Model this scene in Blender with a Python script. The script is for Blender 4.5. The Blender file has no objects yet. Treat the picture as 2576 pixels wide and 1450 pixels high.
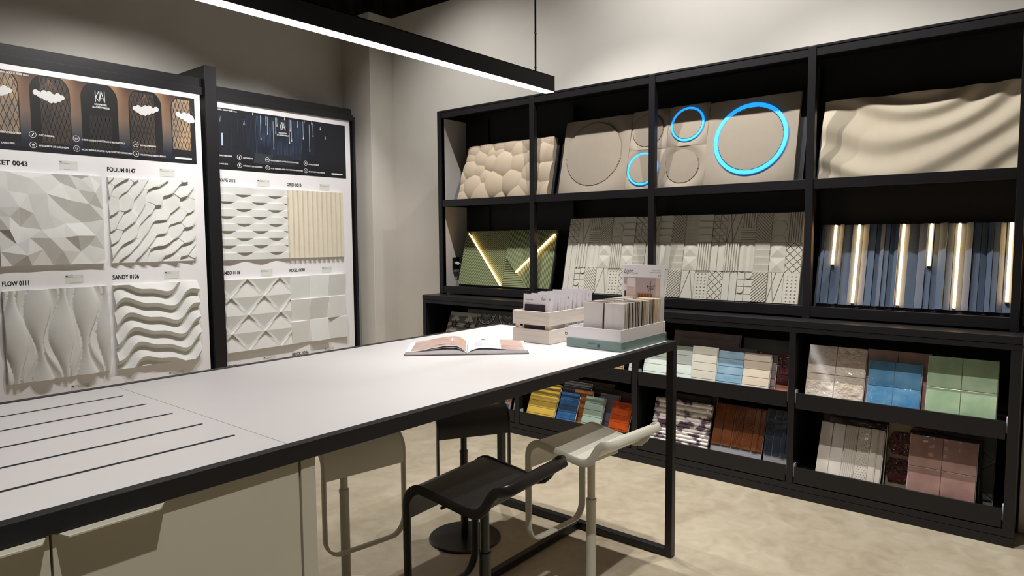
import bpy, bmesh, math, random
from mathutils import Vector, Matrix
from mathutils.geometry import delaunay_2d_cdt
PI = math.pi
scene = bpy.context.scene
COL = scene.collection
random.seed(7)

# ------------------------------------------------------------------ camera
FPX = 1698.3
yaw, pit, rol = math.radians(-5.5518), math.radians(-4.298), math.radians(-0.4205)
CAMH = 1.4634
cd = bpy.data.cameras.new('camera'); cam = bpy.data.objects.new('camera', cd); COL.objects.link(cam)
cd.sensor_fit = 'HORIZONTAL'; cd.sensor_width = 36.0; cd.lens = 36.0*FPX/2576.0
cd.clip_start = 0.02; cd.clip_end = 60
a = PI/4+yaw
Fv = Vector((math.cos(a)*math.cos(pit), math.sin(a)*math.cos(pit), math.sin(pit)))
Rv = Vector((math.sin(a), -math.cos(a), 0)); Uv = Rv.cross(Fv)
R2 = math.cos(rol)*Rv+math.sin(rol)*Uv; U2 = -math.sin(rol)*Rv+math.cos(rol)*Uv
cam.matrix_world = Matrix(((R2.x, U2.x, -Fv.x, 0), (R2.y, U2.y, -Fv.y, 0), (R2.z, U2.z, -Fv.z, CAMH), (0, 0, 0, 1)))
scene.camera = cam

# ------------------------------------------------------------------ world, exposure, lamps of the room, added wall washes
w = bpy.data.worlds.new('world'); scene.world = w; w.use_nodes = True
bg = w.node_tree.nodes['Background']; bg.inputs[0].default_value = (1.0, .95, .88, 1); bg.inputs[1].default_value = 0.12
scene.view_settings.view_transform = 'Standard'; scene.view_settings.look = 'None'
scene.view_settings.exposure = 0.0; scene.view_settings.gamma = 1.0; scene.view_settings.use_curve_mapping = False

def spot(loc, target, watts, angle=100, blend=.6, radius=.022, col=(1, .975, .945)):
    l = bpy.data.lights.new('track_or_wash_spot', 'SPOT'); l.energy = watts; l.color = col
    l.spot_size = math.radians(angle); l.spot_blend = blend; l.shadow_soft_size = radius
    o = bpy.data.objects.new('track_or_wash_spot', l); COL.objects.link(o); o.location = loc
    o.rotation_euler = (Vector(target)-Vector(loc)).to_track_quat('-Z', 'Y').to_euler()
    return o
# track spotlights under the ceiling, plus two wide washes added for the walls
spot((3.17, 2.85, 3.95), (4.0, 2.5, .9), 165, 84, .5)
spot((3.17, 1.1, 3.95), (4.0, 1.0, .9), 160, 84, .5)
spot((3.17, 2.0, 3.95), (4.4, 1.8, 2.2), 166, 150, 1)  # wide wash added to brighten the wall above the shelving
spot((2.42, .80, 3.95), (2.62, .80, 0), 235, 66, .5)
spot((2.42, 2.95, 3.95), (2.72, 2.95, 0), 180, 64, .5)
spot((.45, .15, 3.95), (.3, 1.0, 0), 290, 76, .6)
spot((1.75, 3.75, 3.95), (1.8, 5.4, 1.4), 130, 75, .6, .015)
spot((2.35, 3.75, 3.95), (2.3, 5.4, 1.4), 160, 75, .6, .015)
spot((3.25, 3.8, 3.95), (3.4, 5.5, 1.4), 190, 62, .6, .015)
spot((3.25, 4.1, 3.95), (4.7, 4.3, 1.6), 118, 100, 1)  # wide spot added to lift the dim wall near the corner

# ------------------------------------------------------------------ materials (procedural)
def srgb(c):
    return tuple(((x/255)/12.92 if x/255 <= .04045 else ((x/255+.055)/1.055)**2.4) for x in c)
MATS = {}
def mat(name, c, rough=.5, metal=0, var=.0, vs=6.0, bump=0.0, bs=200.0, emit=None, es=0, spec=.5, coat=0, bd=.002, c2=None, stretch=(1, 1, 1), ramp=(.35, .65), detail=4):
    if name in MATS: return MATS[name]
    m = bpy.data.materials.new(name); m.use_nodes = True; nt = m.node_tree; b = nt.nodes['Principled BSDF']
    b.inputs['Roughness'].default_value = rough; b.inputs['Metallic'].default_value = metal
    b.inputs['Specular IOR Level'].default_value = spec; b.inputs['Coat Weight'].default_value = coat
    b.inputs['Coat Roughness'].default_value = .08
    col = srgb(c)+(1,)
    b.inputs['Base Color'].default_value = col
    tc = nt.nodes.new('ShaderNodeTexCoord'); mp = nt.nodes.new('ShaderNodeMapping'); mp.inputs['Scale'].default_value = stretch
    nt.links.new(tc.outputs['Object'], mp.inputs[0])
    n = nt.nodes.new('ShaderNodeTexNoise'); n.inputs['Scale'].default_value = vs; n.inputs['Detail'].default_value = detail
    nt.links.new(mp.outputs[0], n.inputs['Vector'])
    r = nt.nodes.new('ShaderNodeValToRGB'); r.color_ramp.elements[0].position = ramp[0]; r.color_ramp.elements[1].position = ramp[1]
    v = var if c2 is None else 0
    if c2 is None:
        r.color_ramp.elements[0].color = tuple(x*(1-v) for x in col[:3])+(1,)
        r.color_ramp.elements[1].color = tuple(min(1, x*(1+v)) for x in col[:3])+(1,)
    else:
        r.color_ramp.elements[0].color = col; r.color_ramp.elements[1].color = srgb(c2)+(1,)
    nt.links.new(n.outputs[0], r.inputs[0]); nt.links.new(r.outputs[0], b.inputs['Base Color'])
    if bump:
        n2 = nt.nodes.new('ShaderNodeTexNoise'); n2.inputs['Scale'].default_value = bs; n2.inputs['Detail'].default_value = 3
        nt.links.new(tc.outputs['Object'], n2.inputs['Vector'])
        bu = nt.nodes.new('ShaderNodeBump'); bu.inputs['Strength'].default_value = bump; bu.inputs['Distance'].default_value = bd
        nt.links.new(n2.outputs[0], bu.inputs['Height']); nt.links.new(bu.outputs[0], b.inputs['Normal'])
    if emit is not None:
        b.inputs['Emission Color'].default_value = srgb(emit)+(1,); b.inputs['Emission Strength'].default_value = es
    MATS[name] = m
    return m

BLACK = mat('black_powder_coat', (25, 24, 27), .42, var=.06, vs=40, bump=.15, bs=900, spec=.4)
BLACKM = mat('black_matt_board', (22, 22, 27), .6, var=.05, vs=20)
BLACKS = mat('black_stool_lacquer', (24, 23, 24), .32, var=.04)
WALL = mat('painted_wall', (212, 207, 199), .85, var=.02, vs=3, bump=.1, bs=350)
FIN = mat('side_panel_paint', (205, 200, 195), .8, var=.01)
PLASTER = mat('white_plaster', (222, 222, 219), .8, var=.015, vs=14, bump=.1, bs=500)
CREAMP = mat('cream_plaster', (226, 218, 200), .8, var=.015, vs=14)
BEIGEP = mat('beige_plaster', (186, 169, 147), .8, var=.02, vs=14, bump=.1, bs=500)
TAUPEP = mat('taupe_plaster', (154, 143, 128), .8, var=.02, vs=14, bump=.1, bs=500)
GREYP = mat('warm_grey_plaster', (202, 198, 186), .8, var=.02, vs=14, bump=.1, bs=500)
OLIVEP = mat('sage_green_plaster', (142, 150, 110), .7, var=.02, vs=14)
BLUEP = mat('slate_blue_plaster', (80, 95, 116), .6, var=.03, vs=8)
BOARDW = mat('white_board', (240, 238, 241), .55, var=.01)
TOPW = mat('white_laminate', (222, 218, 216), .38, var=.008, vs=5)
CABW = mat('cream_lacquer', (200, 194, 176), .5, var=.01, vs=5)
STOOLW = mat('white_stool_lacquer', (205, 202, 188), .38, var=.01)
INK = mat('black_ink', (22, 22, 24), .6)
WINK = mat('white_ink', (238, 236, 236), .6)
GINK = mat('grey_ink', (120, 118, 118), .6)
PAPER = mat('paper', (236, 233, 234), .6, var=.01)
WOODW = mat('whitewashed_pine', (226, 216, 206), .6, var=.0, c2=(206, 194, 182), vs=5, stretch=(1, 1, 22), bump=.1, bs=120, ramp=(.45, .8))
CARDW = mat('white_cardboard', (240, 236, 238), .5, var=.008)
TEAL = mat('dusty_teal_cardboard', (126, 148, 144), .5, var=.015)
METAL = mat('galvanised_steel', (180, 180, 182), .35, metal=.9)
LEDW = mat('cool_white_diffuser', (255, 250, 250), .5, emit=(255, 250, 252), es=17)
LEDWARM = mat('warm_led', (255, 225, 180), .5, emit=(255, 196, 122), es=15)
LEDBLUE = mat('blue_led', (70, 170, 255), .5, emit=(30, 150, 255), es=1.3)

def floor_mat():
    m = bpy.data.materials.new('polished_concrete'); m.use_nodes = True; nt = m.node_tree; b = nt.nodes['Principled BSDF']
    tc = nt.nodes.new('ShaderNodeTexCoord')
    def noise(s, d, dist=0):
        n = nt.nodes.new('ShaderNodeTexNoise'); n.inputs['Scale'].default_value = s; n.inputs['Detail'].default_value = d; n.inputs['Distortion'].default_value = dist
        nt.links.new(tc.outputs['Object'], n.inputs['Vector']); return n
    n1 = noise(2.2, 10, 1.6); n2 = noise(11, 10, 1.0); n3 = noise(60, 4)
    r = nt.nodes.new('ShaderNodeValToRGB'); e = r.color_ramp.elements
    e[0].position = .3; e[0].color = srgb((164, 150, 128))+(1,); e[1].position = .72; e[1].color = srgb((200, 190, 168))+(1,)
    x = e.new(.5); x.color = srgb((184, 171, 147))+(1,)
    mx = nt.nodes.new('ShaderNodeMath'); mx.operation = 'MULTIPLY_ADD'; mx.inputs[1].default_value = .55
    mb = nt.nodes.new('ShaderNodeMath'); mb.operation = 'MULTIPLY'; mb.inputs[1].default_value = .45
    nt.links.new(n2.outputs[0], mb.inputs[0]); nt.links.new(n1.outputs[0], mx.inputs[0]); nt.links.new(mb.outputs[0], mx.inputs[2])
    nt.links.new(mx.outputs[0], r.inputs[0])
    # rusty stains
    n4 = noise(1.1, 6, 2.0); r4 = nt.nodes.new('ShaderNodeValToRGB'); r4.color_ramp.elements[0].position = .66; r4.color_ramp.elements[1].position = .8
    nt.links.new(n4.outputs[0], r4.inputs[0])
    mc = nt.nodes.new('ShaderNodeMixRGB'); mc.inputs[2].default_value = srgb((150, 122, 86))+(1,)
    nt.links.new(r4.outputs[0], mc.inputs[0]); nt.links.new(r.outputs[0], mc.inputs[1]); nt.links.new(mc.outputs[0], b.inputs['Base Color'])
    rr = nt.nodes.new('ShaderNodeMapRange'); rr.inputs['To Min'].default_value = .28; rr.inputs['To Max'].default_value = .5
    nt.links.new(n2.outputs[0], rr.inputs[0]); nt.links.new(rr.outputs[0], b.inputs['Roughness'])
    bu = nt.nodes.new('ShaderNodeBump'); bu.inputs['Strength'].default_value = .06; nt.links.new(n3.outputs[0], bu.inputs['Height']); nt.links.new(bu.outputs[0], b.inputs['Normal'])
    return m
FLOOR = floor_mat()
CONC = mat('raw_concrete', (168, 154, 138), .9, c2=(126, 114, 102), vs=1.2, stretch=(6, 6, .4), bump=.3, bs=40)
CEIL = mat('dark_ceiling', (60, 56, 52), .9)

# ------------------------------------------------------------------ mesh helpers
class MB:
    def __init__(s): s.v = []; s.f = []; s.m = []; s.sm = []
    def add(s, vs, fs, mi=0, smooth=False):
        o = len(s.v); s.v += [tuple(v) for v in vs]
        for f in fs: s.f.append([i+o for i in f]); s.m.append(mi); s.sm.append(smooth)
        return s
    def box(s, x0, x1, y0, y1, z0, z1, mi=0):
        if x0 > x1: x0, x1 = x1, x0
        if y0 > y1: y0, y1 = y1, y0
        if z0 > z1: z0, z1 = z1, z0
        return s.add([(x0,y0,z0),(x1,y0,z0),(x1,y1,z0),(x0,y1,z0),(x0,y0,z1),(x1,y0,z1),(x1,y1,z1),(x0,y1,z1)],
                     [(0,3,2,1),(4,5,6,7),(0,1,5,4),(1,2,6,5),(2,3,7,6),(3,0,4,7)], mi)
    def prism(s, poly, y0, y1, mi=0):
        """poly: (x, z) outline counter-clockwise seen from -Y; extruded from y0 (front) to y1"""
        n = len(poly)
        A = sum(poly[i][0]*poly[(i+1) % n][1]-poly[(i+1) % n][0]*poly[i][1] for i in range(n))
        if A < 0: poly = poly[::-1]
        vs = [(x, y0, z) for x, z in poly]+[(x, y1, z) for x, z in poly]
        fs = [tuple(range(n)), tuple(range(2*n-1, n-1, -1))]+[(i, i+n, (i+1) % n+n, (i+1) % n) for i in range(n)]
        return s.add(vs, fs, mi)
    def poly(s, poly, y, mi=0):
        n = len(poly)
        A = sum(poly[i][0]*poly[(i+1) % n][1]-poly[(i+1) % n][0]*poly[i][1] for i in range(n))
        if A < 0: poly = poly[::-1]
        return s.add([(x, y, z) for x, z in poly], [tuple(range(n))], mi)
    def disc(s, cx, cz, r, y, mi=0, n=40, rz=None):
        return s.poly([(cx+r*math.cos(2*PI*i/n), cz+(rz or r)*math.sin(2*PI*i/n)) for i in range(n)], y, mi)
    def ring(s, cx, cz, r0, r1, y0, y1, mi=0, n=56):
        """annular tube section, axis along Y: r0 inner, r1 outer"""
        vs = []; fs = []
        for i in range(n):
            c, q = math.cos(2*PI*i/n), math.sin(2*PI*i/n)
            vs += [(cx+r0*c, y0, cz+r0*q), (cx+r1*c, y0, cz+r1*q), (cx+r1*c, y1, cz+r1*q), (cx+r0*c, y1, cz+r0*q)]
        for i in range(n):
            a, b = 4*i, 4*((i+1) % n)
            fs += [(a, a+1, b+1, b), (a+1, a+2, b+2, b+1), (a+2, a+3, b+3, b+2), (a+3, a, b, b+3)]
        return s.add(vs, fs, mi, False)
    def cyl(s, p, q, r, mi=0, n=20, r2=None, caps=True):
        p = Vector(p); q = Vector(q); d = (q-p).normalized(); u = d.orthogonal().normalized(); w = d.cross(u); r2 = r if r2 is None else r2
        vs = []
        for i in range(n):
            e = u*math.cos(2*PI*i/n)+w*math.sin(2*PI*i/n); vs += [p+e*r, q+e*r2]
        s.add(vs, [(2*i, 2*((i+1) % n), 2*((i+1) % n)+1, 2*i+1) for i in range(n)], mi, True)
        if caps: s.add(vs[0::2], [tuple(range(n-1, -1, -1))], mi); s.add(vs[1::2], [tuple(range(n))], mi)
        return s
    def stroke(s, pts, wd, y, mi=0):
        """thin flat line in the XZ plane"""
        L = []; R = []
        for i, (x, z) in enumerate(pts):
            x0, z0 = pts[max(i-1, 0)]; x1, z1 = pts[min(i+1, len(pts)-1)]
            dx, dz = x1-x0, z1-z0; l = math.hypot(dx, dz) or 1; nx, nz = -dz/l*wd/2, dx/l*wd/2
            L.append((x+nx, y, z+nz)); R.append((x-nx, y, z-nz))
        n = len(pts)
        return s.add(L+R, [(i, i+n, i+n+1, i+1) for i in range(n-1)], mi)
    def bar(s, x0, z0, x1, z1, wd, y0, y1, mi=0):
        """straight bar in XZ of width wd, between depths y0 and y1"""
        dx, dz = x1-x0, z1-z0; l = math.hypot(dx, dz); nx, nz = -dz/l*wd/2, dx/l*wd/2
        return s.prism([(x0-nx, z0-nz), (x1-nx, z1-nz), (x1+nx, z1+nz), (x0+nx, z0+nz)], y0, y1, mi)
    def sweep(s, path, prof, mi=0, closed=False, smooth=True, up=None):
        """path: list of (pos, side, normal) frames; prof: list of (a,b) closed"""
        m = len(prof); vs = []
        for p, sd, nr in path:
            for a_, b_ in prof: vs.append(Vector(p)+Vector(sd)*a_+Vector(nr)*b_)
        n = len(path); fs = []
        rng = range(n if closed else n-1)
        for i in rng:
            j = (i+1) % n
            for k in range(m): fs.append((i*m+k, j*m+k, j*m+(k+1) % m, i*m+(k+1) % m))
        if not closed:
            fs.append(tuple(range(m-1, -1, -1))); fs.append(tuple((n-1)*m+k for k in range(m)))
        return s.add(vs, fs, mi, smooth)
    def build(s, name, mats, parent=None, bevel=0, autosmooth=False, segs=2):
        me = bpy.data.meshes.new(name); me.from_pydata(s.v, [], s.f)
        if not isinstance(mats, (list, tuple)): mats = [mats]
        for m in mats: me.materials.append(m)
        me.polygons.foreach_set('material_index', s.m)
        me.polygons.foreach_set('use_smooth', [bool(x) for x in s.sm])
        me.update()
        bm = bmesh.new(); bm.from_mesh(me)
        if autosmooth: bmesh.ops.remove_doubles(bm, verts=bm.verts, dist=1e-5)
        bmesh.ops.recalc_face_normals(bm, faces=bm.faces) if autosmooth else None
        bm.to_mesh(me); bm.free()
        o = bpy.data.objects.new(name, me); COL.objects.link(o)
        if parent: o.parent = parent
        if bevel:
            b = o.modifiers.new('bevel', 'BEVEL'); b.width = bevel; b.segments = segs; b.limit_method = 'ANGLE'; b.angle_limit = math.radians(40)
        return o
    def xf(s, M, start=0):
        s.v[start:] = [tuple(M @ Vector(v)) for v in s.v[start:]]; return s

def tag(o, label, cat, group=None, kind=None):
    o['label'] = label; o['category'] = cat
    if group: o['group'] = group
    if kind: o['kind'] = kind
    return o
def thing(name, label, cat, loc=(0, 0, 0), rot=(0, 0, 0), group=None):
    o = bpy.data.objects.new(name, None); COL.objects.link(o); o.empty_display_size = .05
    o.location = loc; o.rotation_euler = rot
    return tag(o, label, cat, group)
def struct(name, mb, m, bevel=0):
    o = mb.build(name, m, None, bevel); o['kind'] = 'structure'; return o
def copy_tree(o, parent=None):
    c = o.copy(); COL.objects.link(c)
    if parent: c.parent = parent
    for ch in list(o.children): copy_tree(ch, c)
    return c

_tc = {}
def glyphs(body, shear=0, bold=0):
    k = (body, shear, bold)
    if k in _tc: return _tc[k]
    cu = bpy.data.curves.new('t', 'FONT'); cu.body = body; cu.size = 1; cu.shear = shear; cu.offset = bold; cu.resolution_u = 3
    o = bpy.data.objects.new('t', cu); COL.objects.link(o)
    dg = bpy.context.evaluated_depsgraph_get(); me = bpy.data.meshes.new_from_object(o.evaluated_get(dg))
    vs = [(v.co.x, v.co.y) for v in me.vertices]; fs = [tuple(p.vertices) for p in me.polygons]
    bpy.data.objects.remove(o); bpy.data.curves.remove(cu); bpy.data.meshes.remove(me)
    x0 = min(v[0] for v in vs); x1 = max(v[0] for v in vs)
    _tc[k] = ([(x-x0, y) for x, y in vs], fs, x1-x0)
    return _tc[k]
def text(mb, body, x, z, y, width=None, height=.03, mi=0, shear=0, bold=0.012, align='l'):
    """lettering in the XZ plane facing -Y; baseline at z; cap height = height"""
    vs, fs, wd = glyphs(body, shear, bold)
    sz = height/.72; sx = sz if width is None else width/wd
    if align == 'r': x -= wd*sx
    if align == 'c': x -= wd*sx/2
    return mb.add([(x+a_*sx, y, z+b_*sz) for a_, b_ in vs], fs, mi)

def relief(name, W, H, nx, nz, fn, m, parent=None, smooth=False, base=0.004):
    """panel with a sculpted front: local x 0..W, z 0..H, back at y=0, front at -(base+fn)"""
    vs = []; fs = []
    for j in range(nz+1):
        for i in range(nx+1):
            u = i/nx; v = j/nz
            vs.append((u*W, -(base+fn(u, v)), v*H))
    for j in range(nz):
        for i in range(nx):
            a_ = j*(nx+1)+i; fs.append((a_, a_+1, a_+nx+2, a_+nx+1))
    mb = MB(); mb.add(vs, fs, 0, smooth)
    # rim
    n = nx+1
    edge = [i for i in range(nx+1)]+[j*n+nx for j in range(1, nz+1)]+[nz*n+i for i in range(nx-1, -1, -1)]+[j*n for j in range(nz-1, 0, -1)]
    ev = [vs[i] for i in edge]; k = len(ev)
    mb.add(ev+[(x, 0, z) for x, y, z in ev], [(i, i+k, (i+1) % k+k, (i+1) % k) for i in range(k)]+[tuple(range(2*k-1, k-1, -1))], 0, False)
    return mb.build(name, m, parent)

# ================================================================== THE SETTING
XW, YW, ZW = 4.68, 5.87, 3.69
struct('floor', MB().box(-4, 9, -4, 9, -.06, 0), FLOOR)
struct('wall_right', MB().box(XW, XW+.2, -3.5, 5.411, 0, ZW), WALL)
struct('wall_left', MB().box(-4, 4.385, YW, YW+.2, 0, ZW), WALL)
struct('wall_corner', MB().box(4.385, XW+.2, 5.411, YW+.2, 0, ZW), WALL, .004)
struct('wall_stub', MB().box(4.045, XW, -3.5, .132, 0, ZW), WALL, .004)
struct('wall_behind', MB().box(-4, -3.8, -4, 9, 0, 6), WALL)
struct('wall_front', MB().box(-3.8, 8.8, -3.7, -3.5, 0, 6), WALL)
struct('ceiling', MB().box(-4, 9, -4, 9, 6, 6.1), CEIL)
cw = MB(); cw.box(-4, 8.4, 8.0, 8.4, 0, 6)
for x in (-1.5, .2, 1.9, 3.6, 5.3, 5.95, 6.42): cw.box(x, x+.012, 7.985, 8.0, 0, 6)
struct('wall_outer_left', cw, CONC)
struct('wall_outer_right', MB().box(8.4, 8.8, -3.5, 9, 0, 6), mat('dark_concrete', (40, 38, 36), .9))
t = thing('drain_pipe', 'pale vertical pipe on the raw concrete above the white wall corner', 'pipe', (6.66, 7.93, 0))
MB().cyl((0, 0, 0), (0, 0, 6), .026, n=16).build('pipe', mat('grey_pipe', (150, 144, 136), .5), t)
pb = MB()
for z in (4.2, 5.6): pb.box(-.04, .04, -.005, .07, z, z+.03)
pb.build('bracket', METAL, t)

# ================================================================== LEFT: DISPLAY FRAME AND BOARDS
t = thing('display_stand', 'black metal stand with deep post and top rails holding the two white sample boards', 'frame', (2.70, 5.6, 0))
def fb(x0, x1, y0, y1, z0, z1): return (x0-2.70, x1-2.70, y0-5.6, y1-5.6, z0, z1)
MB().box(*fb(2.70, 2.797, 5.388, 5.865, 0, 2.855)).build('post', BLACK, t, .003)
mb = MB(); mb.box(*fb(1.15, 2.70, 5.445, 5.60, 2.684, 2.757)); mb.box(*fb(1.15, 2.70, 5.425, 5.60, 2.62, 2.683)); mb.build('top_rail', BLACK, t, .003)
mb = MB(); mb.box(*fb(2.797, 4.262, 5.56, 5.70, 2.684, 2.745)); mb.box(*fb(2.797, 4.262, 5.535, 5.70, 2.625, 2.683)); mb.build('top_rail', BLACK, t, .003)
MB().box(*fb(4.262, 4.292, 5.545, 5.72, 0, 2.668)).build('side_post', BLACK, t, .002)
MB().box(*fb(1.15, 1.2, 5.45, 5.865, 0, 2.75)).build('side_post', BLACK, t, .002)
mb = MB(); mb.box(*fb(1.2, 2.70, 5.44, 5.6, 0, .06)); mb.box(*fb(2.797, 4.262, 5.56, 5.7, 0, .06)); mb.build('bottom_rail', BLACK, t, .002)

NAVY = None
def banner_mat(name, stops, warm=None):
    """printed picture background: vertical run of ink colours with optional warm patches"""
    m = bpy.data.materials.new(name); m.use_nodes = True; nt = m.node_tree; b = nt.nodes['Principled BSDF']; b.inputs['Roughness'].default_value = .5
    tc = nt.nodes.new('ShaderNodeTexCoord'); sp = nt.nodes.new('ShaderNodeSeparateXYZ'); nt.links.new(tc.outputs['Object'], sp.inputs[0])
    mr = nt.nodes.new('ShaderNodeMapRange'); mr.inputs['From Min'].default_value = 2.06; mr.inputs['From Max'].default_value = 2.58
    nt.links.new(sp.outputs['Z'], mr.inputs[0])
    r = nt.nodes.new('ShaderNodeValToRGB'); cr = r.color_ramp
    cr.elements[0].position = stops[0][0]; cr.elements[0].color = srgb(stops[0][1])+(1,)
    cr.elements[1].position = stops[-1][0]; cr.elements[1].color = srgb(stops[-1][1])+(1,)
    for p, c in stops[1:-1]:
        e = cr.elements.new(p); e.color = srgb(c)+(1,)
    nt.links.new(mr.outputs[0], r.inputs[0]); last = r.outputs[0]
    if warm:
        sc, c, lo, hi, off = warm
        wv = nt.nodes.new('ShaderNodeTexWave'); wv.inputs['Scale'].default_value = sc; wv.inputs['Distortion'].default_value = 0; wv.inputs['Phase Offset'].default_value = off
        nt.links.new(tc.outputs['Object'], wv.inputs['Vector'])
        m1 = nt.nodes.new('ShaderNodeMath'); m1.operation = 'MULTIPLY'; nt.links.new(wv.outputs['Fac'], m1.inputs[0])
        m2 = nt.nodes.new('ShaderNodeMapRange'); m2.inputs['From Min'].default_value = lo; m2.inputs['From Max'].default_value = hi
        nt.links.new(sp.outputs['Z'], m2.inputs[0]); nt.links.new(m2.outputs[0], m1.inputs[1])
        mx = nt.nodes.new('ShaderNodeMixRGB'); mx.inputs[2].default_value = srgb(c)+(1,)
        nt.links.new(m1.outputs[0], mx.inputs[0]); nt.links.new(last, mx.inputs[1]); last = mx.outputs[0]
    nt.links.new(last, b.inputs['Base Color'])
    return m
BAN1 = banner_mat('print_arches_wall', [(0, (16, 18, 26)), (.16, (34, 40, 56)), (.3, (74, 74, 80)), (.55, (118, 98, 84)), (.85, (110, 80, 62)), (1, (72, 50, 44))], (1.0, (172, 136, 100), 2.2, 2.5, 1.2))
PDARK = mat('print_dark_arch', (26, 24, 26), .5)
PNAVY = mat('print_navy', (14, 17, 26), .5)
BAN2 = banner_mat('print_night_room', [(0, (10, 12, 18)), (.3, (24, 28, 38)), (.6, (20, 24, 34)), (1, (16, 19, 28))])
PSLAT = mat('print_slats', (66, 84, 114), .5, c2=(30, 38, 56), vs=5)
PSLATD = mat('print_slats_dark', (34, 42, 60), .5)
CLOUD = mat('print_cloud', (222, 222, 222), .5)
PCORD = mat('print_cord', (150, 116, 86), .5)

def icons_and_text(mb, X0, dz, clipx, y, xi, mi):
    """white pictogram row printed along the foot of the banner"""
    rows = (2.179+dz, 2.109+dz)
    for xc in xi:
        for z in rows:
            mb.ring(xc, z, .0185, .0212, y-.0002, y, mi, 28)
    # pictograms
    mb.prism([(xi[0]-.006, rows[0]-.01), (xi[0]+.001, rows[0]-.011), (xi[0]+.009, rows[0]+.009), (xi[0]+.002, rows[0]+.011)], y-.0002, y, mi)
    mb.disc(xi[0], rows[1]+.003, .007, y, mi, 14); mb.box(xi[0]-.005, xi[0]-.003, y-.0002, y, rows[1]-.012, rows[1], mi); mb.box(xi[0]+.003, xi[0]+.005, y-.0002, y, rows[1]-.012, rows[1], mi)
    text(mb, '100%', xi[1], rows[0]-.002, y, .028, .009, mi, 0, .02, 'c'); mb.stroke([(xi[1]-.011, rows[0]-.007), (xi[1], rows[0]-.004), (xi[1]+.011, rows[0]-.007)], .002, y, mi)
    mb.stroke([(xi[1]-.009, rows[1]+.008), (xi[1], rows[1]+.011), (xi[1]+.009, rows[1]+.008), (xi[1]+.008, rows[1]-.003), (xi[1], rows[1]-.011), (xi[1]-.008, rows[1]-.003), (xi[1]-.009, rows[1]+.008)], .002, y, mi)
    mb.stroke([(xi[1]-.004, rows[1]+.001), (xi[1]-.001, rows[1]-.003), (xi[1]+.005, rows[1]+.004)], .002, y, mi)
    mb.disc(xi[2]-.004, rows[0], .006, y, mi, 12, .004)
    for q in (.004, .009): mb.stroke([(xi[2]+q-.001, rows[0]+.006+q/3), (xi[2]+q+.002, rows[0]), (xi[2]+q-.001, rows[0]-.006-q/3)], .0018, y, mi)
    mb.stroke([(xi[2]-.008, rows[1]-.008), (xi[2]-.008, rows[1]+.002), (xi[2]-.001, rows[1]+.009), (xi[2]+.006, rows[1]+.003)], .0018, y, mi); mb.disc(xi[2]+.003, rows[1]-.004, .005, y, mi, 10)

def kai_logo(mb, xl, zb, wd, h, y, mi):
    s = .0042
    P = lambda a_, b_: (xl+a_*wd, zb+b_*h)
    for p, q in (((0, 0), (0, 1)), ((.04, .42), (.42, 1)), ((.04, .42), (.42, 0)), ((.42, 0), (.62, 1)), ((.62, 1), (.97, -.05)), ((.42, 0), (.42, 1)), ((.97, 1), (.97, -.05)), ((.45, .35), (.86, .35))):
        mb.stroke([P(*p), P(*q)], s, y, mi)

def board(name, label, x0, x1, yb, z0, z1):
    t = thing(name, label, 'display board', (0, yb, 0))
    MB().box(x0, x1, 0, .03, z0, z1).build('backing_board', BOARDW, t, .001)
    return t

# ---- left board
YB = 5.426
b1 = board('display_board', 'white display board with arches and cloud lamps banner, left of the deep black post', 1.205, 2.672, YB, .062, 2.63)
mb = MB(); mb.box(1.25, 2.626, -.002, 0, 2.066, 2.583)
ban = mb.build('banner', BAN1, b1)
mb = MB(); y = -.0026
def arch(mb, xl, xr, zt, zb, y, mi):
    r = (xr-xl)/2; cx = (xl+xr)/2
    zc = zt-r*1.0
    pts = [(xl, zb), (xr, zb)]+[(cx+r*math.cos(k*PI/16), zc+r*math.sin(k*PI/16)) for k in range(17)]
    mb.poly([(min(max(px_, 1.251), 2.625), min(pz_, 2.582)) for px_, pz_ in pts], y, mi)
for xl, xr in ((1.29-.06, 1.452), (1.513, 1.752), (1.818, 2.058), (2.133, 2.369), (2.438, 2.68)): arch(mb, xl, xr, 2.60, 2.12, y, 0)
mb.box(1.251, 2.625, -.0024, -.0022, 2.067, 2.09, 1)
mb.build('arch_print', [PDARK, PNAVY], ban)
mb = MB()
def wavy(mb, xl, xr, zt, zb, y, mi, n):
    for k in range(n):
        xc = xl+(xr-xl)*(k+.5)/n; pts = []
        for j in range(29):
            z = zb+(zt(xc) - zb)*j/28
            pts.append((xc+.0065*math.sin(z*72+(k % 2)*PI), z))
        mb.stroke(pts, .0036, y, mi)
def atop(cx, r): return lambda x: 2.60-r+math.sqrt(max(0, (r-.004)**2-(x-cx)**2))-.004 if abs(x-cx) < r else 2.4
def ground(x0, x1, zb, zt, mi):
    n_ = 14; P_ = [(x0+(x1-x0)*k/n_, zt(x0+(x1-x0)*k/n_)) for k in range(n_+1)]
    mb.poly([(x0, zb), (x1, zb)]+P_[::-1], -.0029, mi)
for x0_, x1_, zt_, zb_, mi_, n_ in ((1.262, 1.445, lambda x: min(2.575, atop(1.332, .12)(x)), 2.17, 1, 11), (1.572, 1.748, lambda x: min(2.57, atop(1.632, .12)(x)), 2.13, 0, 13), (1.865, 2.012, lambda x: 2.36, 2.12, 2, 11), (2.14, 2.315, lambda x: min(2.565, atop(2.251, .118)(x)), 2.12, 0, 13), (2.445, 2.585, lambda x: min(2.56, atop(2.559, .12)(x)), 2.17, 1, 10)):
    ground(x0_, x1_, zb_, zt_, mi_); wavy(mb, x0_, x1_, zt_, zb_, -.0031, 3, n_)
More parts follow.
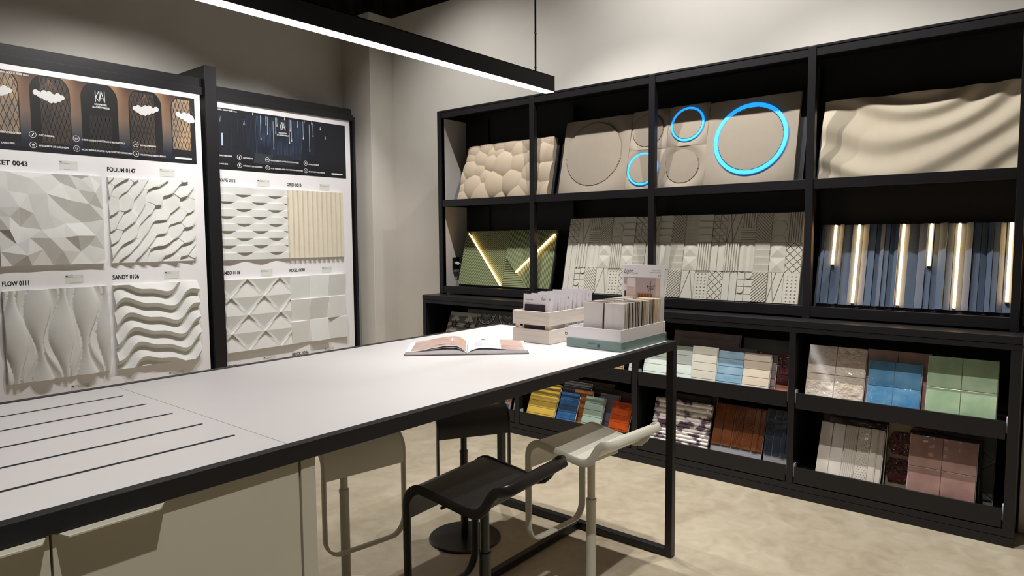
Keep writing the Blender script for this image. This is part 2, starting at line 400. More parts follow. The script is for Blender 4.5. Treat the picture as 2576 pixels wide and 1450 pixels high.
mb.build('relief_print', [mat('print_relief_brown', (82, 70, 60), .5, c2=(60, 54, 52), vs=6), mat('print_relief_tan', (176, 146, 114), .5, c2=(120, 112, 104), vs=6), mat('print_relief_dim', (44, 42, 44), .5), mat('print_relief_line', (22, 19, 20), .5)], ban)
mb = MB()
def cloud(mb, cx, cz, flip=1, xmax=9):
    for k, (hx, hz) in enumerate(((cx, cz+.115),)):
        for dx in (-.062, -.03, 0, .02, .045, .06): 
            if cx+dx < xmax: mb.stroke([(hx, min(hz, 2.578)), (cx+flip*dx, cz+.02)], .0016, -.0033, 1)
    for k, (dx, dz, r) in enumerate(((-.078, .018, .019), (-.05, .004, .02), (-.03, .022, .018), (-.02, -.008, .022), (0, .018, .019), (.006, -.024, .018), (.022, 0, .022), (.03, -.018, .02), (.05, .014, .018), (.055, -.008, .018), (.074, .004, .017), (-.062, .01, .018))):
        x = cx+flip*dx
        if x+r < xmax: mb.disc(x, cz+dz, r, -.0036-.00003*k, 0, 20)
for a_ in ((1.628, 2.445), (2.251, 2.44, -1), (2.572, 2.425, 1, 2.626), (1.325, 2.448)): mb = MB(); cloud(mb, *a_); mb.build('cloud_lamp_print', [CLOUD, PCORD], ban)
mb = MB(); y = -.0042
m5 = MB(); text(m5, 'größe: 500 × 500 mm', 1.514, 2.562, y, .185, .0135, 0, 0, .02, 'r'); m5.build('caption', WINK, ban)
m5 = MB(); kai_logo(m5, 1.912, 2.455, .062, .078, y, 0); text(m5, 'SCHWEIZER', 1.9455, 2.431, y, .082, .0125, 0, 0, .03, 'c'); text(m5, '3D-GIPSPANEELE', 1.9455, 2.411, y, .112, .0125, 0, 0, .03, 'c'); m5.build('logo', WINK, ban)
icons_and_text(mb, 0, 0, 0, y, (1.517, 1.777, 2.169), 0)
for s, x, z, wd in (('ÜBERSTREICHBAR', 1.336, 2.173, .117), ('LANGLEBIG', 1.340, 2.103, .073), ('ZUSCHNEIDBAR', 1.549, 2.173, .096), ('INTEGRIERTE LED-LÖSUNGEN', 1.549, 2.103, .177), ('AUSSCHLIESSLICH NATÜRLICHE BESTANDTEILE', 1.808, 2.171, .287), ('NICHT BRENNBAR & FREI VON TOXISCHEN EMISSIONEN', 1.807, 2.101, .334), ('SCHALLSTREUEND', 2.202, 2.169, .114), ('FEUCHTIGKEITSREGULIEREND', 2.202, 2.100, .183)):
    m5 = MB(); text(m5, s, x, z, y, wd, .0115, 0, 0, .025); m5.build('caption', WINK, ban)
mb.build('pictograms', WINK, ban)
MB().box(2.456, 2.587, y-.0002, y, 2.096, 2.11).build('caption_bar', WINK, ban)

def label_strip(mb, y, name, xl, xr, z, rightx):
    """panel name, and the small spec sticker at the right of it"""
    text(mb, name, xl, z-.017, y, xr-xl, .034, 0, 0, .012)
def sticker(mb, x0, x1, zt, y):
    mb.box(x0, x1, y-.0003, y, zt-.062, zt, 1)
    mb.box(x0+.004, x0+.018, y-.0006, y-.0003, zt-.012, zt-.006, 0)
    mb.box(x0+.024, x0+.05, y-.0006, y-.0003, zt-.009, zt-.007, 2); mb.box(x0+.004, x0+.075, y-.0006, y-.0003, zt-.0185, zt-.0165, 2)
    mb.box(x1-.022, x1-.004, y-.0006, y-.0003, zt-.0175, zt-.0155, 2); mb.box(x1-.012, x1-.004, y-.0006, y-.0003, zt-.006, zt-.0045, 2)
    mb.box(x0+.028, x1-.014, y-.0006, y-.0003, zt-.059, zt-.0575, 2)
STK = mat('sticker_paper', (222, 222, 216), .4)
for nm, x, wd, z in (('FACET 0043', 1.255, .224, 1.965), ('FOLIUM 0147', 1.966, .195, 1.965), ('FLOW 0111', 1.296, .150, 1.165), ('SANDY 0106', 1.965, .185, 1.175)):
    mb = MB(); text(mb, nm, x, z, -.001, wd, .031, 0, 0, .03); mb.build('panel_name', INK, b1)
for x0, x1, zt in ((1.663, 1.777, 2.018), (2.335, 2.45, 2.012), (1.66, 1.775, 1.222), (2.335, 2.45, 1.219), (1.66, 1.775, .437), (2.335, 2.45, .424)): mb = MB(); sticker(mb, x0, x1, zt, -.0006); mb.build('spec_sticker', [INK, STK, GINK], b1)

# ---- right board
YB2 = 5.555
b2 = board('display_board', 'white display board with dark blue night-room banner, right of the deep black post', 2.80, 4.233, YB2, .062, 2.632)
mb = MB(); mb.box(2.80, 4.175, -.002, 0, 2.056, 2.570)
ban = mb.build('banner', BAN2, b2)
mb = MB()
n = 58
for k in range(n):
    x = 3.136+(3.83-3.136)*k/n
    f = abs(k/n-.45)
    mb.box(x, x+.0052, -.0026, -.0022, 2.19 if f < .4 else 2.25, 2.545, 0 if f < .33 else 1)
mb.build('slat_wall_print', [PSLAT, PSLATD], ban)
mb = MB()
for x, z in ((3.27, 2.34), (3.323, 2.473), (3.337, 2.391), (3.393, 2.268), (3.417, 2.41), (3.431, 2.476), (3.51, 2.541), (3.555, 2.334), (3.577, 2.357), (3.567, 2.447), (3.644, 2.492), (3.70, 2.39), (3.714, 2.541), (3.766, 2.282), (3.795, 2.536), (3.807, 2.422), (3.888, 2.494), (3.942, 2.416), (3.199, 2.543)):
    lit = x < 3.82 and x > 3.22
    mb.prism([(x-.0045, z), (x+.0045, z), (x+.0012, z+.03), (x-.0012, z+.03)], -.0031, -.0029, 0)
    if lit and z < 2.5: mb.box(x-.0022, x+.0022, -.0031, -.0029, z+.03, min(z+.25, 2.552), 1)
    elif z < 2.53 and lit: mb.box(x-.0008, x+.0008, -.0031, -.0029, z+.03, 2.552, 1)
for x in (2.904, 3.118): mb.stroke([(x-.01, 2.45), (x, 2.50), (x+.004, 2.45)], .003, -.003, 1)
mb.box(2.905, 2.92, -.003, -.0028, 2.25, 2.36, 1)
mb.build('pendant_print', [mat('print_lamp', (240, 225, 200), .5), mat('print_light_streak', (170, 190, 215), .5)], ban)
mb = MB(); 
mb.prism([(3.19, 2.13), (3.37, 2.13), (3.36, 2.215), (3.21, 2.22)], -.0032, -.003, 0)
mb.prism([(3.375, 2.13), (3.60, 2.13), (3.58, 2.21), (3.56, 2.222), (3.40, 2.222)], -.0032, -.003, 1)
for x in (2.99, 3.05, 3.10): mb.box(x, x+.006, -.003, -.0028, 2.2, 2.5, 1)
for z in (2.36, 2.25): mb.box(2.9, 3.12, -.003, -.0028, z, z+.004, 1)
mb.build('sofa_print', [mat('print_sofa', (48, 54, 62), .5), mat('print_sofa_dark', (34, 40, 50), .5)], ban)
mb = MB(); y = -.0042
m5 = MB(); text(m5, 'größe: 500 × 500 mm', 3.053, 2.548, y, .185, .0125, 0, 0, .02, 'r'); m5.build('caption', WINK, ban)
m5 = MB(); kai_logo(m5, 3.461, 2.447, .053, .074, y, 0); text(m5, 'SCHWEIZER', 3.486, 2.416, y, .082, .0115, 0, 0, .03, 'c'); text(m5, '3D-GIPSPANEELE', 3.486, 2.397, y, .12, .0115, 0, 0, .03, 'c'); m5.build('logo', WINK, ban)
icons_and_text(mb, 0, -.009, 0, y, (3.06, 3.324, 3.716), 0)
for s, x, z, wd in (('ÜBERSTREICHBAR', 2.875, 2.166, .119), ('LANGLEBIG', 2.88, 2.097, .074), ('ZUSCHNEIDBAR', 3.093, 2.162, .094), ('INTEGRIERTE LED-LÖSUNGEN', 3.093, 2.094, .177), ('AUSSCHLIESSLICH NATÜRLICHE BESTANDTEILE', 3.356, 2.161, .286), ('NICHT BRENNBAR & FREI VON TOXISCHEN EMISSIONEN', 3.355, 2.091, .329), ('SCHALLSTREUEND', 3.747, 2.157, .114), ('FEUCHTIGKEITSREGULIEREND', 3.747, 2.089, .181)):
    m5 = MB(); text(m5, s, x, z, y, wd, .0115, 0, 0, .025); m5.build('caption', WINK, ban)
mb.build('pictograms', WINK, ban)
MB().box(4.003, 4.131, y-.0002, y, 2.084, 2.098).build('caption_bar', WINK, ban)
for nm, xr, wd, z in (('WAVE 0115', 3.017, .153, 1.952), ('GRID 0015', 3.665, .153, 1.948), ('BAMBO 0118', 3.03, .185, 1.162), ('PIXEL 0081', 3.676, .164, 1.158), ('BRICK 0096', 3.688, .176, .372), ('EDGE 0044', 3.001, .16, .35)):
    mb = MB(); text(mb, nm, xr-wd, z, -.001, wd, .029, 0, .08, .028); mb.build('panel_name', INK, b2)
for x0, x1, zt in ((3.22, 3.34, 1.99), (3.865, 3.975, 1.986), (3.22, 3.34, 1.19), (3.865, 3.975, 1.19), (3.22, 3.34, .405), (3.865, 3.975, .40)): mb = MB(); sticker(mb, x0, x1, zt, -.0006); mb.build('spec_sticker', [INK, STK, GINK], b2)

# ---- sculpted plaster panels
GP = 'white plaster relief panels fixed to the display boards'
def plaster(label, x, z, yb, W, H, nx, nz, fn, m=PLASTER, smooth=False):
    o = relief('relief_panel', W, H, nx, nz, fn, m, None, smooth); o.location = (x, yb, z)
    return tag(o, label, 'wall panel', GP)
S = .625
# faceted
FV = [(0.056,0.625),(0.193,0.582),(0.065,0.495),(0.167,0.481),(0.277,0.486),(0.372,0.567),(0.309,0.625),(0.415,0.625),(0.473,0.524),(0.5,0.6),(0.566,0.505),(0.611,0.567),(0.548,0.625),(0.426,0.444),(0.532,0.425),(0.385,0.375),(0.625,0.391),(0.113,0.39),(0.192,0.353),(0.281,0.355),(0.058,0.327),(0.124,0.26),(0.232,0.242),(0.312,0.252),(0.381,0.285),(0.494,0.292),(0.051,0.238),(0.092,0.143),(0.162,0.186),(0.275,0.185),(0.37,0.188),(0.445,0.2),(0.569,0.2),(0.625,0.314),(0.239,0.109),(0.141,0.07),(0.349,0.097),(0.475,0.088),(0.527,0.134),(0.625,0.102),(0.0,0.098),(0.062,0.0),(0.172,0.0),(0.297,0.0),(0.401,0.0),(0.548,0.0),(0.625,0.028),(0.0,0.39),(0.0,0.329),(0.0,0.541),(0.0,0.238),(0,0),(.625,0),(0,.625),(.625,.625)]
rf = random.Random(3); FH = []
for i, (x, z) in enumerate(FV): FH.append(-(.006+.066*rf.random()) if 0 < x < .625 and 0 < z < .625 else -(.022+.012*rf.random()))
r_ = delaunay_2d_cdt([Vector(p) for p in FV], [], [], 0, 1e-6)
mb = MB(); mb.add([(p.x, FH[r_[3][i][0]], p.y) for i, p in enumerate(r_[0])], [tuple(f) for f in r_[2]])
def rim(mb, pts):
    k = len(pts); mb.add([(x, y, z) for x, y, z in pts]+[(x, 0, z) for x, y, z in pts], [(i, i+k, (i+1) % k+k, (i+1) % k) for i in range(k)]+[tuple(range(2*k-1, k-1, -1))])
def hz(i): return (FV[i][0], FH[i], FV[i][1])
bot = sorted([i for i in range(len(FV)) if FV[i][1] == 0], key=lambda i: FV[i][0]); rgt = sorted([i for i in range(len(FV)) if FV[i][0] == .625 and FV[i][1] > 0], key=lambda i: FV[i][1])
top = sorted([i for i in range(len(FV)) if FV[i][1] == .625 and FV[i][0] < .625], key=lambda i: -FV[i][0]); lft = sorted([i for i in range(len(FV)) if FV[i][0] == 0 and 0 < FV[i][1] < .625], key=lambda i: -FV[i][1])
rim(mb, [hz(i) for i in bot+rgt+top+lft])
o = mb.build('relief_panel', PLASTER); o.location = (1.2906, YB, 1.2966)
tag(o, 'white plaster panel of sharp triangular facets under the name FACET', 'wall panel', GP)

# leaf relief: curved overlapping leaves
rl = random.Random(11); LEAF = []
for i in range(9):
    for j in range(6): LEAF.append(((i+.5*(j % 2)+rl.uniform(-.22, .22))*.115-.02, (j+rl.uniform(-.2, .2))*.21-.05, rl.uniform(.7, 1.1)))
def folium(u, v):
    x = u+.035*math.sin(v*7.5+1.2)+.014*math.sin(v*17); z = v+.055*math.sin(u*8+.7)+.02*math.sin(u*19+2)
    p = x*.72-z*.69; q = x*.69+z*.72   # across / along the leaf
    best = (9, 0, 0)
    for (a_, b_, s_) in LEAFR:
        dp, dq = (p-a_)*1.0, (q-b_)*.5
        d = dp*dp+dq*dq
        if d < best[0]: best = (d, dp, s_)
    d, dp, s_ = best
    return .004+.026*s_*max(0, min(1, .5+dp/.12))
LEAFR = [((i-6)*.125+rl.uniform(-.02, .02), (j-1)*.26+.13*(i % 2)+rl.uniform(-.04, .04), rl.uniform(.75, 1.15)) for i in range(13) for j in range(8)]
plaster('white plaster panel of curved overlapping leaves under the name FOLIUM', 1.9608, 1.2966, YB, S, S, 190, 190, folium)

def flow(u, v):
    # tall lens shapes swelling and narrowing in turn, with thin slanting webs between them
    best = -1; web = 9
    for k in range(-1, 6):
        c = .075+.2275*k+.015*math.sin(2*PI*v+k)
        hw_ = .079+.050*math.cos(2*PI*(v-(.80 if k % 2 else .50))/.95)
        d = abs(u-c)/hw_
        if d < 1: return .012+.036*math.sqrt(1-d*d)*(.45+.55*hw_/.13)+.010*(u-c)/hw_
        web = min(web, d)
    return .012+.020*min(1, (web-1)*1.2)
plaster('white plaster panel of tall flowing lens shapes under the name FLOW', 1.2906, .5074, YB, S, S, 150, 90, flow, smooth=True)

def sandy(u, v):
    ph = v*5.4+.42*math.sin(2*PI*u*1.15+1.9+v*2.3)+.14*math.sin(2*PI*u*2.6+v*4)-.55*u+.35
    f = ph-math.floor(ph)
    if f < .34: h = (f/.34)**.75
    else: h = 1-((f-.34)/.66)**.9
    return .004+.05*h
plaster('white plaster panel of thick horizontal ledges like wind-blown sand under the name SANDY', 1.9608, .5074, YB, S, S, 110, 150, sandy)

def wave(u, v):
    r = v*10; i = int(min(9, r)); s_ = math.sin(2*PI*u*2.05+(PI if i % 2 else 0)+.5)
    return .02+.010*s_
plaster('white plaster panel woven of horizontal bands under the name WAVE, right board', 2.868, 1.2859, YB2, S, S, 120, 200, wave)
def grid_(u, v):
    f = (u*12+.25) % 1
    return .012+(.02 if f > .38 else 0.0)+(.004*abs(f-.7) if f > .38 else 0)
plaster('cream plaster panel of narrow vertical ribs under the name GRID', 3.4929, 1.2859, YB2, S, S, 192, 4, grid_, CREAMP)
def bambo(u, v):
    r = v*4; i = int(min(3, r)); t_ = r-i; up = (i % 2 == 0)
    # triangles pointing up / down with swollen diagonals
    c = (u*2.0+.35) % 1; d = abs(c-.5)*2    # 0 at apex axis, 1 at edge
    inside = d < (1-t_) if up else d < t_
    e = abs(d-(1-t_ if up else t_))
    h = .03*(1-t_ if up else t_) if inside else .03*(t_ if up else 1-t_)
    g = max(0, 1-e/.2)*.009*math.sin(PI*t_)
    return .008+h+g
plaster('white plaster panel of interlocking triangles and diamonds, left column of the right board', 2.868, .4908, YB2, S, S, 140, 140, bambo)
PXT = [[(-.03, .01), (.0, -.045), (.03, .0)], [(.012, .03), (-.006, .05), (-.03, -.01)], [(0, .01), (.02, -.01), (-.02, .03)]]
def pixel(u, v):
    i = min(2, int(u*3)); j = min(2, int(v*3)); fu, fv = u*3-i-.5, v*3-j-.5; a_, b_ = PXT[j][i]
    return .028+a_*fu*.8+b_*fv*.8
plaster('white plaster panel of nine tilted squares under the name PIXEL', 3.4929, .4908, YB2, S, S, 96, 96, pixel)

# ================================================================== RIGHT: WALL SHELVING
# local frame of things on the right wall: X = along the wall to the right (-y world), Y = into the wall, Z up
RZ = -PI/2
XS, YS0, YS1 = 3.977, 4.060, .165      # front plane, left end, right end
t = thing('display_shelving', 'tall black steel shelving with open bays, standing on the long black cabinet', 'shelving', (XS, YS0, .995), (0, 0, RZ))
Wt = YS0-YS1; D = .325; z0 = 0
def zz(z): return z-.995
posts = (0, .962, 1.938, 2.912, Wt-.034)
for i, xp in enumerate(posts):
    wdt = .042 if i < 4 else .04
    MB().box(xp, xp+wdt if i < 4 else Wt, 0, .042, 0, zz(2.497)).build('post', BLACK, t, .002)
for xp in (0, Wt-.034): MB().box(xp, xp+.034, D-.04, D, 0, zz(2.497)).build('post', BLACK, t, .002)
mb = MB()
mb.box(0, Wt, .001, D, zz(2.488), zz(2.501)); mb.build('top_board', BLACK, t, .001)
segs = [(posts[i]+.042, posts[i+1]) for i in range(4)]
for a_, b_ in segs:
    for zt, zb in ((2.490, 2.442), (1.7745, 1.720), (1.0637, 1.006)):
        MB().box(a_, b_, .004, .03, zz(zb), zz(zt)).build('front_rail', BLACK, t, .0015)
for zt in (1.752, 1.045):
    MB().box(.04, Wt-.04, .03, D, zz(zt-.02), zz(zt)).build('shelf_board', BLACK, t)
mb = MB(); mb.box(.0, Wt, D-.012, D, zz(1.0), zz(2.49)); bp_ = mb.build('back_panel', BLACKM, t)
mb = MB()
for x in (1.14, 2.86): mb.box(x, x+.045, D-.075, D-.012, zz(1.05), zz(2.44))
mb.build('upright', BLACKM, t)
for z_a, z_b in ((1.755, 2.442), (1.047, 1.72)): MB().box(.035, .042, .012, .300, zz(z_a), zz(z_b)).build('side_panel', FIN, t)
for z_a, z_b in ((1.755, 2.442), (1.047, 1.72)): MB().box(.042, .3, .300, .312, zz(z_a), zz(z_b)).build('back_liner', BLACKM, t)
for z_a, z_b in ((2.442, 2.488), (1.72, 1.757), (1.006, 1.047)): MB().box(.0, .041, .042, D-.012, zz(z_a), zz(z_b)).build('side_rail', BLACK, t)
# socket and charger on the light side panel
t = thing('wall_socket', 'black power socket with a white plug on the light side panel beside the green panel', 'socket', (4.128, 4.018, 1.245), (0, 0, 0))
MB().box(-.038, .038, -.012, 0, -.05, .052).build('socket_plate', mat('socket_black', (16, 16, 17), .4), t, .003)
MB().box(-.03, .03, -.03, 0, -.075, -.052).build('junction_box', mat('socket_grey', (90, 88, 86), .5), t, .003)
mb = MB(); mb.cyl((.0, -.012, .0), (.0, -.032, .002), .014); mb.build('plug', mat('plug_white', (225, 225, 228), .4), t, .002)
mb = MB(); pts = [(0, -.032, .002), (.02, -.04, .0), (.036, -.038, -.02), (.038, -.03, -.06), (.032, -.02, -.10), (.03, -.012, -.15), (.05, -.01, -.16)]
for p, q in zip(pts, pts[1:]): mb.cyl(p, q, .003, n=8)
mb.build('cable', mat('plug_white', (225, 225, 228), .4), t)

# ---- long low cabinet
XC, YC0, YC1, ZC = 3.824, 4.108, .140, .9947
t = thing('tile_cabinet', 'long low black cabinet with two rows of tilting trays of tile samples', 'cabinet', (XC, YC0, 0), (0, 0, RZ))
Wc = YC0-YC1; Dc = .47
MB().box(0, Wc, 0, Dc, ZC-.036, ZC).build('worktop', BLACK, t, .0015)
mb = MB(); mb.box(.0, Wc, .002, .03, .930, ZC-.0385); mb.box(0, Wc, .03, Dc, .94, ZC-.0385); mb.build('front_band', BLACK, t, .001)
mb = MB(); mb.box(0, Wc, .002, .03, 0, .043); mb.box(0, Wc, .004, .03, .0455, .080); mb.box(0, Wc, .03, Dc, .05, .075); mb.build('plinth', BLACK, t, .001)
cx = [(0, .034), (.977, 1.015), (1.957, 2.0), (2.94, 2.975), (Wc-.042, Wc)]
for a_, b_ in cx: MB().box(a_, b_, .003, Dc-.01, .08, .93).build('divider', BLACK, t, .001)
MB().box(0, Wc, Dc-.01, Dc, 0, .95).build('back_panel', BLACKM, t)
for k in range(4):
    a_, b_ = cx[k][1]+.006, cx[k+1][0]-.006
    for zl, zt in ((.507, .594), (.086, .176)):
        tr = MB().box(a_, b_, .004, .016, zl, zt).build('tray', BLACK, t, .001)
        MB().box(a_, b_, .3, .31, zl+.02, zt-.02).build('tray_back', BLACK, tr)
        m2 = MB(); 
        for q in range(13): m2.box(a_+.004, b_-.004, .026+q*.020, .036+q*.020, zt-.045, zt-.039)
        m2.build('slat_floor', BLACK, tr)
        for q0 in (a_, b_-.004): MB().box(q0, q0+.004, .016, .31, zl+.01, zt-.03).build('tray_side', BLACK, tr)
        for sg, q0 in ((1, b_), (-1, a_)): m4 = MB(); m4.prism([(q0-sg*.001, zt-.055), (q0+sg*.006, zt-.06), (q0+sg*.006, zt+.012), (q0+sg*.001, zt+.014)], .018, .05); m4.build('tray_bracket', mat('bracket_white', (226, 230, 236), .5), tr)

# ---- leaning relief panels on the shelving
GL = 'relief panels leaning in the wall shelving'
def leaning(name, label, y_left, z_b, deg, x_b=4.03, cat='wall panel', group=GL, ext=.022):
    """a board standing on a shelf and leaning back; local z=0 is the shelf edge line, the board reaches ext below it"""
    return thing(name, label, cat, (x_b, y_left, z_b), (-math.radians(deg), 0, RZ), group)
# cobbles
t = leaning('relief_panel', 'beige panel of rounded cobble shapes leaning in the top left bay', 3.87, 1.774, 12.5, 4.06)
CB = [(590,690,.075),(710,740,.07),(870,770,.1),(810,655,.065),(480,800,.08),(580,810,.065),(665,890,.065),(785,970,.1),(535,980,.095),(985,950,.1),(1035,770,.09),(1020,640,.085),(910,620,.06),(640,1070,.1),(415,1000,.06),(1060,1080,.09),(850,1085,.06),(700,640,.06),(480,680,.06),(1290,690,.09),(1180,720,.07),(1180,880,.09),(1310,900,.09),(1230,1020,.09),(1130,1000,.08),(1330,1060,.09),(420,1100,.08),(930,560,.09),(640,570,.08),(800,550,.08),(1100,560,.08),(1230,570,.08),(1330,560,.08),(500,590,.07),(390,880,.06)]
CBU = [((x-380)/1010*.91+.0, 1-(y-560)/555, r) for x, y, r in CB]
def cobble(u, v):
    x, z = u*.907, v*.45; h = 0
    for a_, b_, r in CBU:
        d = (x-a_)**2+(z-b_*.45)**2
        h = max(h, .012+math.sqrt(max(0, (r*1.5)**2-d))*.55-r*.35)
    return h
relief('sculpted_face', .907, .45, 180, 90, cobble, BEIGEP, t).location = (0, 0, -.02)
MB().box(-.02, .927, .002, .014, -.03, .435).build('backing_board', BLACKM, t)
# circles with blue light rings
t = leaning('relief_panel', 'large taupe panel of circles with glowing blue rings leaning in the top row', 2.876, 1.774, 12.75, 4.052)
MB().box(-.035, 1.69, .006, .018, -.03, .545).build('backing_board', BLACKM, t)
def square(x, z, s, cx, cz, r, led, ledw=.0):
    g = .0012; n = 40
    def fn(u, v):
        px_, pz_ = x+u*s, z+v*s; d = math.hypot(px_-cx, pz_-cz)
        b = .012+.010*math.sin(PI*max(0, min(1, (d-r)/(s*.72-r+.001))))  if d > r else .012
        if d < r: return .014+.012*(.15+.85*((pz_-cz)/r*.5+.5)) if not led else .026
        return b
    o = relief('relief_tile', s-2*g, s-2*g, 110 if s > .4 else 64, 110 if s > .4 else 64, lambda u, v: fn(u, v), TAUPEP, t); o.location = (x+g, 0, z+g)
    if led:
        mb = MB(); mb.ring(cx, cz, r+.001, r+ledw, -.030, -.018, 0, 72); mb.build('light_ring', LEDBLUE, t)
square(0, -.018, .55, .262, .272, .228, False)
square(.55, .266, .2745, .674, .40, .112, False); square(.8245, .266, .2745, .957, .411, .1, True, .013)
square(.55, -.018, .284, .668, .134, .098, True, .013); square(.8245+.0, -.018, .284, .950, .134, .112, False)
square(1.099, -.018, .55, 1.373, .273, .198, True, .0245)
# waves
t = leaning('relief_panel', 'wide cream panel of flowing wave ridges leaning at the right end of the top row', 1.097, 1.774, 15, 4.062)
def dunes(u, v):
    s_ = lambda x: x*x*(3-2*x) if 0 < x < 1 else (0 if x <= 0 else 1)
    wv = .17*math.cos(2*PI*.9*u+.2)+.34*u*u-.05*math.sin(9*u)*(1-v)
    ph = (v*.95-wv*(1+.35*v))*3.1+.18*math.sin(5*u+4*v); f = ph-math.floor(ph)
    h = s_(f/.42) if f < .42 else 1-s_((f-.42)/.58)
    return .012+.017*h+.010*math.sin(4.2*u+2.0*v)+.006*math.sin(24*u)*max(0, 1-u/.22)
relief('sculpted_face', .925, .47, 160, 150, dunes, mat('sand_plaster', (196, 184, 162), .8, var=.02, vs=14, bump=.1, bs=500), t, True).location = (0, 0, -.02)
MB().box(-.015, .94, .002, .014, -.03, .445).build('backing_board', BLACKM, t)

# green slatted panel with light lines
t = leaning('relief_panel', 'sage green slatted panel with a glowing warm V of light leaning in the left bay', 3.892, 1.075, 15, 4.05)
Wg, Hg = .922, .452
MB().box(-.008, Wg+.008, 0, .02, -.012, Hg+.006).build('backing_board', BLACKM, t)
Pg = dict(TL=(0, Hg), TR=(Wg, Hg), BL=(0, 0), BR=(Wg, 0), MT=(.469, Hg), MJ=(.471, .228), MB=(.462, 0), J2=(.586, .118), L1t=(.015, Hg), RB=(.715, 0), RT=(.93, Hg))
def clip_poly(poly, p, n_):
    """keep the side n.(x-p) >= 0"""
    out = []
    for i in range(len(poly)):
        a_, b_ = poly[i], poly[(i+1) % len(poly)]
        da = (a_[0]-p[0])*n_[0]+(a_[1]-p[1])*n_[1]; db = (b_[0]-p[0])*n_[0]+(b_[1]-p[1])*n_[1]
        if da >= 0: out.append(a_)
        if (da >= 0) != (db >= 0):
            k = da/(da-db); out.append((a_[0]+k*(b_[0]-a_[0]), a_[1]+k*(b_[1]-a_[1])))
    return out
def slats(poly, ang, pitch, wd, y0, y1, m):
    mb = MB(); c, s_ = math.cos(ang), math.sin(ang); nx, nz = -s_, c
    ds = [p[0]*nx+p[1]*nz for p in poly]; k = math.floor(min(ds)/pitch)
    while k*pitch < max(ds):
        d0, d1 = k*pitch, k*pitch+wd
        q = clip_poly(clip_poly(poly, (nx*d0, nz*d0), (nx, nz)), (nx*d1, nz*d1), (-nx, -nz))
        if len(q) > 2:
            mb.prism(q, y1, y0, 0)
        k += 1
    mb.poly(poly, y0, 0)
    return mb.build('slatted_field', m, t)
g = .0138; gw = .0078
slats([Pg['BL'], Pg['TL'], Pg['L1t'], Pg['MB']], math.radians(-46), g, gw, -.008, -.0245, OLIVEP)
slats([Pg['L1t'], Pg['MT'], Pg['MJ'], Pg['MB']], math.radians(46), g, gw, -.004, -.015, OLIVEP)
slats([Pg['MT'], Pg['TR'], (.915, .432), Pg['J2'], Pg['MJ']], math.radians(-62), g, gw, -.008, -.0245, OLIVEP)
slats([Pg['MJ'], Pg['J2'], Pg['RB'], Pg['MB']], 0, g, gw, -.004, -.014, OLIVEP)
slats([Pg['J2'], (.915, .432), Pg['TR'], Pg['BR'], Pg['RB']], math.radians(86), g, gw, -.004, -.012, OLIVEP)
mb = MB(); mb.bar(.029, .432, .455, .008, .0075, -.026, -.016); mb.build('light_line', LEDWARM, t)
mb = MB(); mb.bar(.588, .115, .907, .417, .0075, -.026, -.013); mb.build('light_line', LEDWARM, t)

# grey geometric tiles
t = leaning('relief_panel', 'long grey panel of small geometric relief tiles leaning in the middle of the lower row', 2.842, 1.075, 12.3, 4.044)
MB().box(-.02, 1.675, .008, .02, -.028, .545).build('backing_board', BLACKM, t)
TW, TH = .0919, .1813
def cut_cells(polys, lines, wd=.0046):
    """split the polygons along the given lines, leaving real grooves between the pieces"""
    for x0, z0, x1, z1 in lines:
        l = math.hypot(x1-x0, z1-z0); nx, nz = -(z1-z0)/l, (x1-x0)/l; h = wd/2; out = []
        for p in polys:
            for sg in (1, -1):
                q = clip_poly(p, (x0+nx*h*sg, z0+nz*h*sg), (nx*sg, nz*sg))
                if len(q) > 2: out.append(q)
        polys = out
    return polys
def rect(x0, z0, x1, z1): return [(x0, z0), (x1, z0), (x1, z1), (x0, z1)]
def pieces(polys):
    for p in polys: base.prism(p, Y0, Y0+.009)
Y0 = -.014
def T_back(x, z): base.box(x, x+TW, Y0+.009, .008, z, z+TH)
base = MB()
def T_flat(x, z, d=0): base.box(x+.0006, x+TW-.0006, Y0-d, .008, z+.0006, z+TH-.0006)
def ribs(x, z, vert, n, x0=0, x1=1, z0=0, z1=1):
    for k in range(n):
        if vert: a_ = x+TW*(x0+(x1-x0)*(k+.2)/n); base.box(a_, a_+TW*(x1-x0)/n*.55, Y0-.009, Y0, z+TH*z0+.001, z+TH*z1-.001)
        else: a_ = z+TH*(z0+(z1-z0)*(k+.2)/n); base.box(x+TW*x0+.001, x+TW*x1-.001, Y0-.009, Y0, a_, a_+TH*(z1-z0)/n*.55)
def diagribs(x, z, sg, n=12):
    poly = [(x+.001, z+.001), (x+TW-.001, z+.001), (x+TW-.001, z+TH-.001), (x+.001, z+TH-.001)]
    ang = math.radians(45*sg); nx, nz = -math.sin(ang), math.cos(ang); ds = [p[0]*nx+p[1]*nz for p in poly]; p_ = .0135; k = math.floor(min(ds)/p_)
    while k*p_ < max(ds):
        q = clip_poly(clip_poly(poly, (nx*k*p_, nz*k*p_), (nx, nz)), (nx*(k*p_+.0075), nz*(k*p_+.0075)), (-nx, -nz))
        if len(q) > 2: base.prism(q, Y0-.009, Y0)
        k += 1
def T_tri(x, z):
    T_back(x, z); ps = []
    for i in range(2):
        for k in range(4):
            x0_, z0_ = x+TW*i/2, z+TH*k/4
            ps += cut_cells([rect(x0_+.0015, z0_+.0015, x0_+TW/2-.0015, z0_+TH/4-.0015)], [(x0_, z0_+TH/4, x0_+TW/2, z0_)])
    pieces(ps)
def T_V(x, z, cross=False):
    T_back(x, z); L = [(x+TW*.2, z+TH, x+TW*.45, z), (x+TW*.45, z, x+TW, z+TH)]
    if cross: L += [(x, z, x+TW*.5, z+TH)]
    pieces(cut_cells([rect(x+.001, z+.001, x+TW-.001, z+TH-.001)], L))
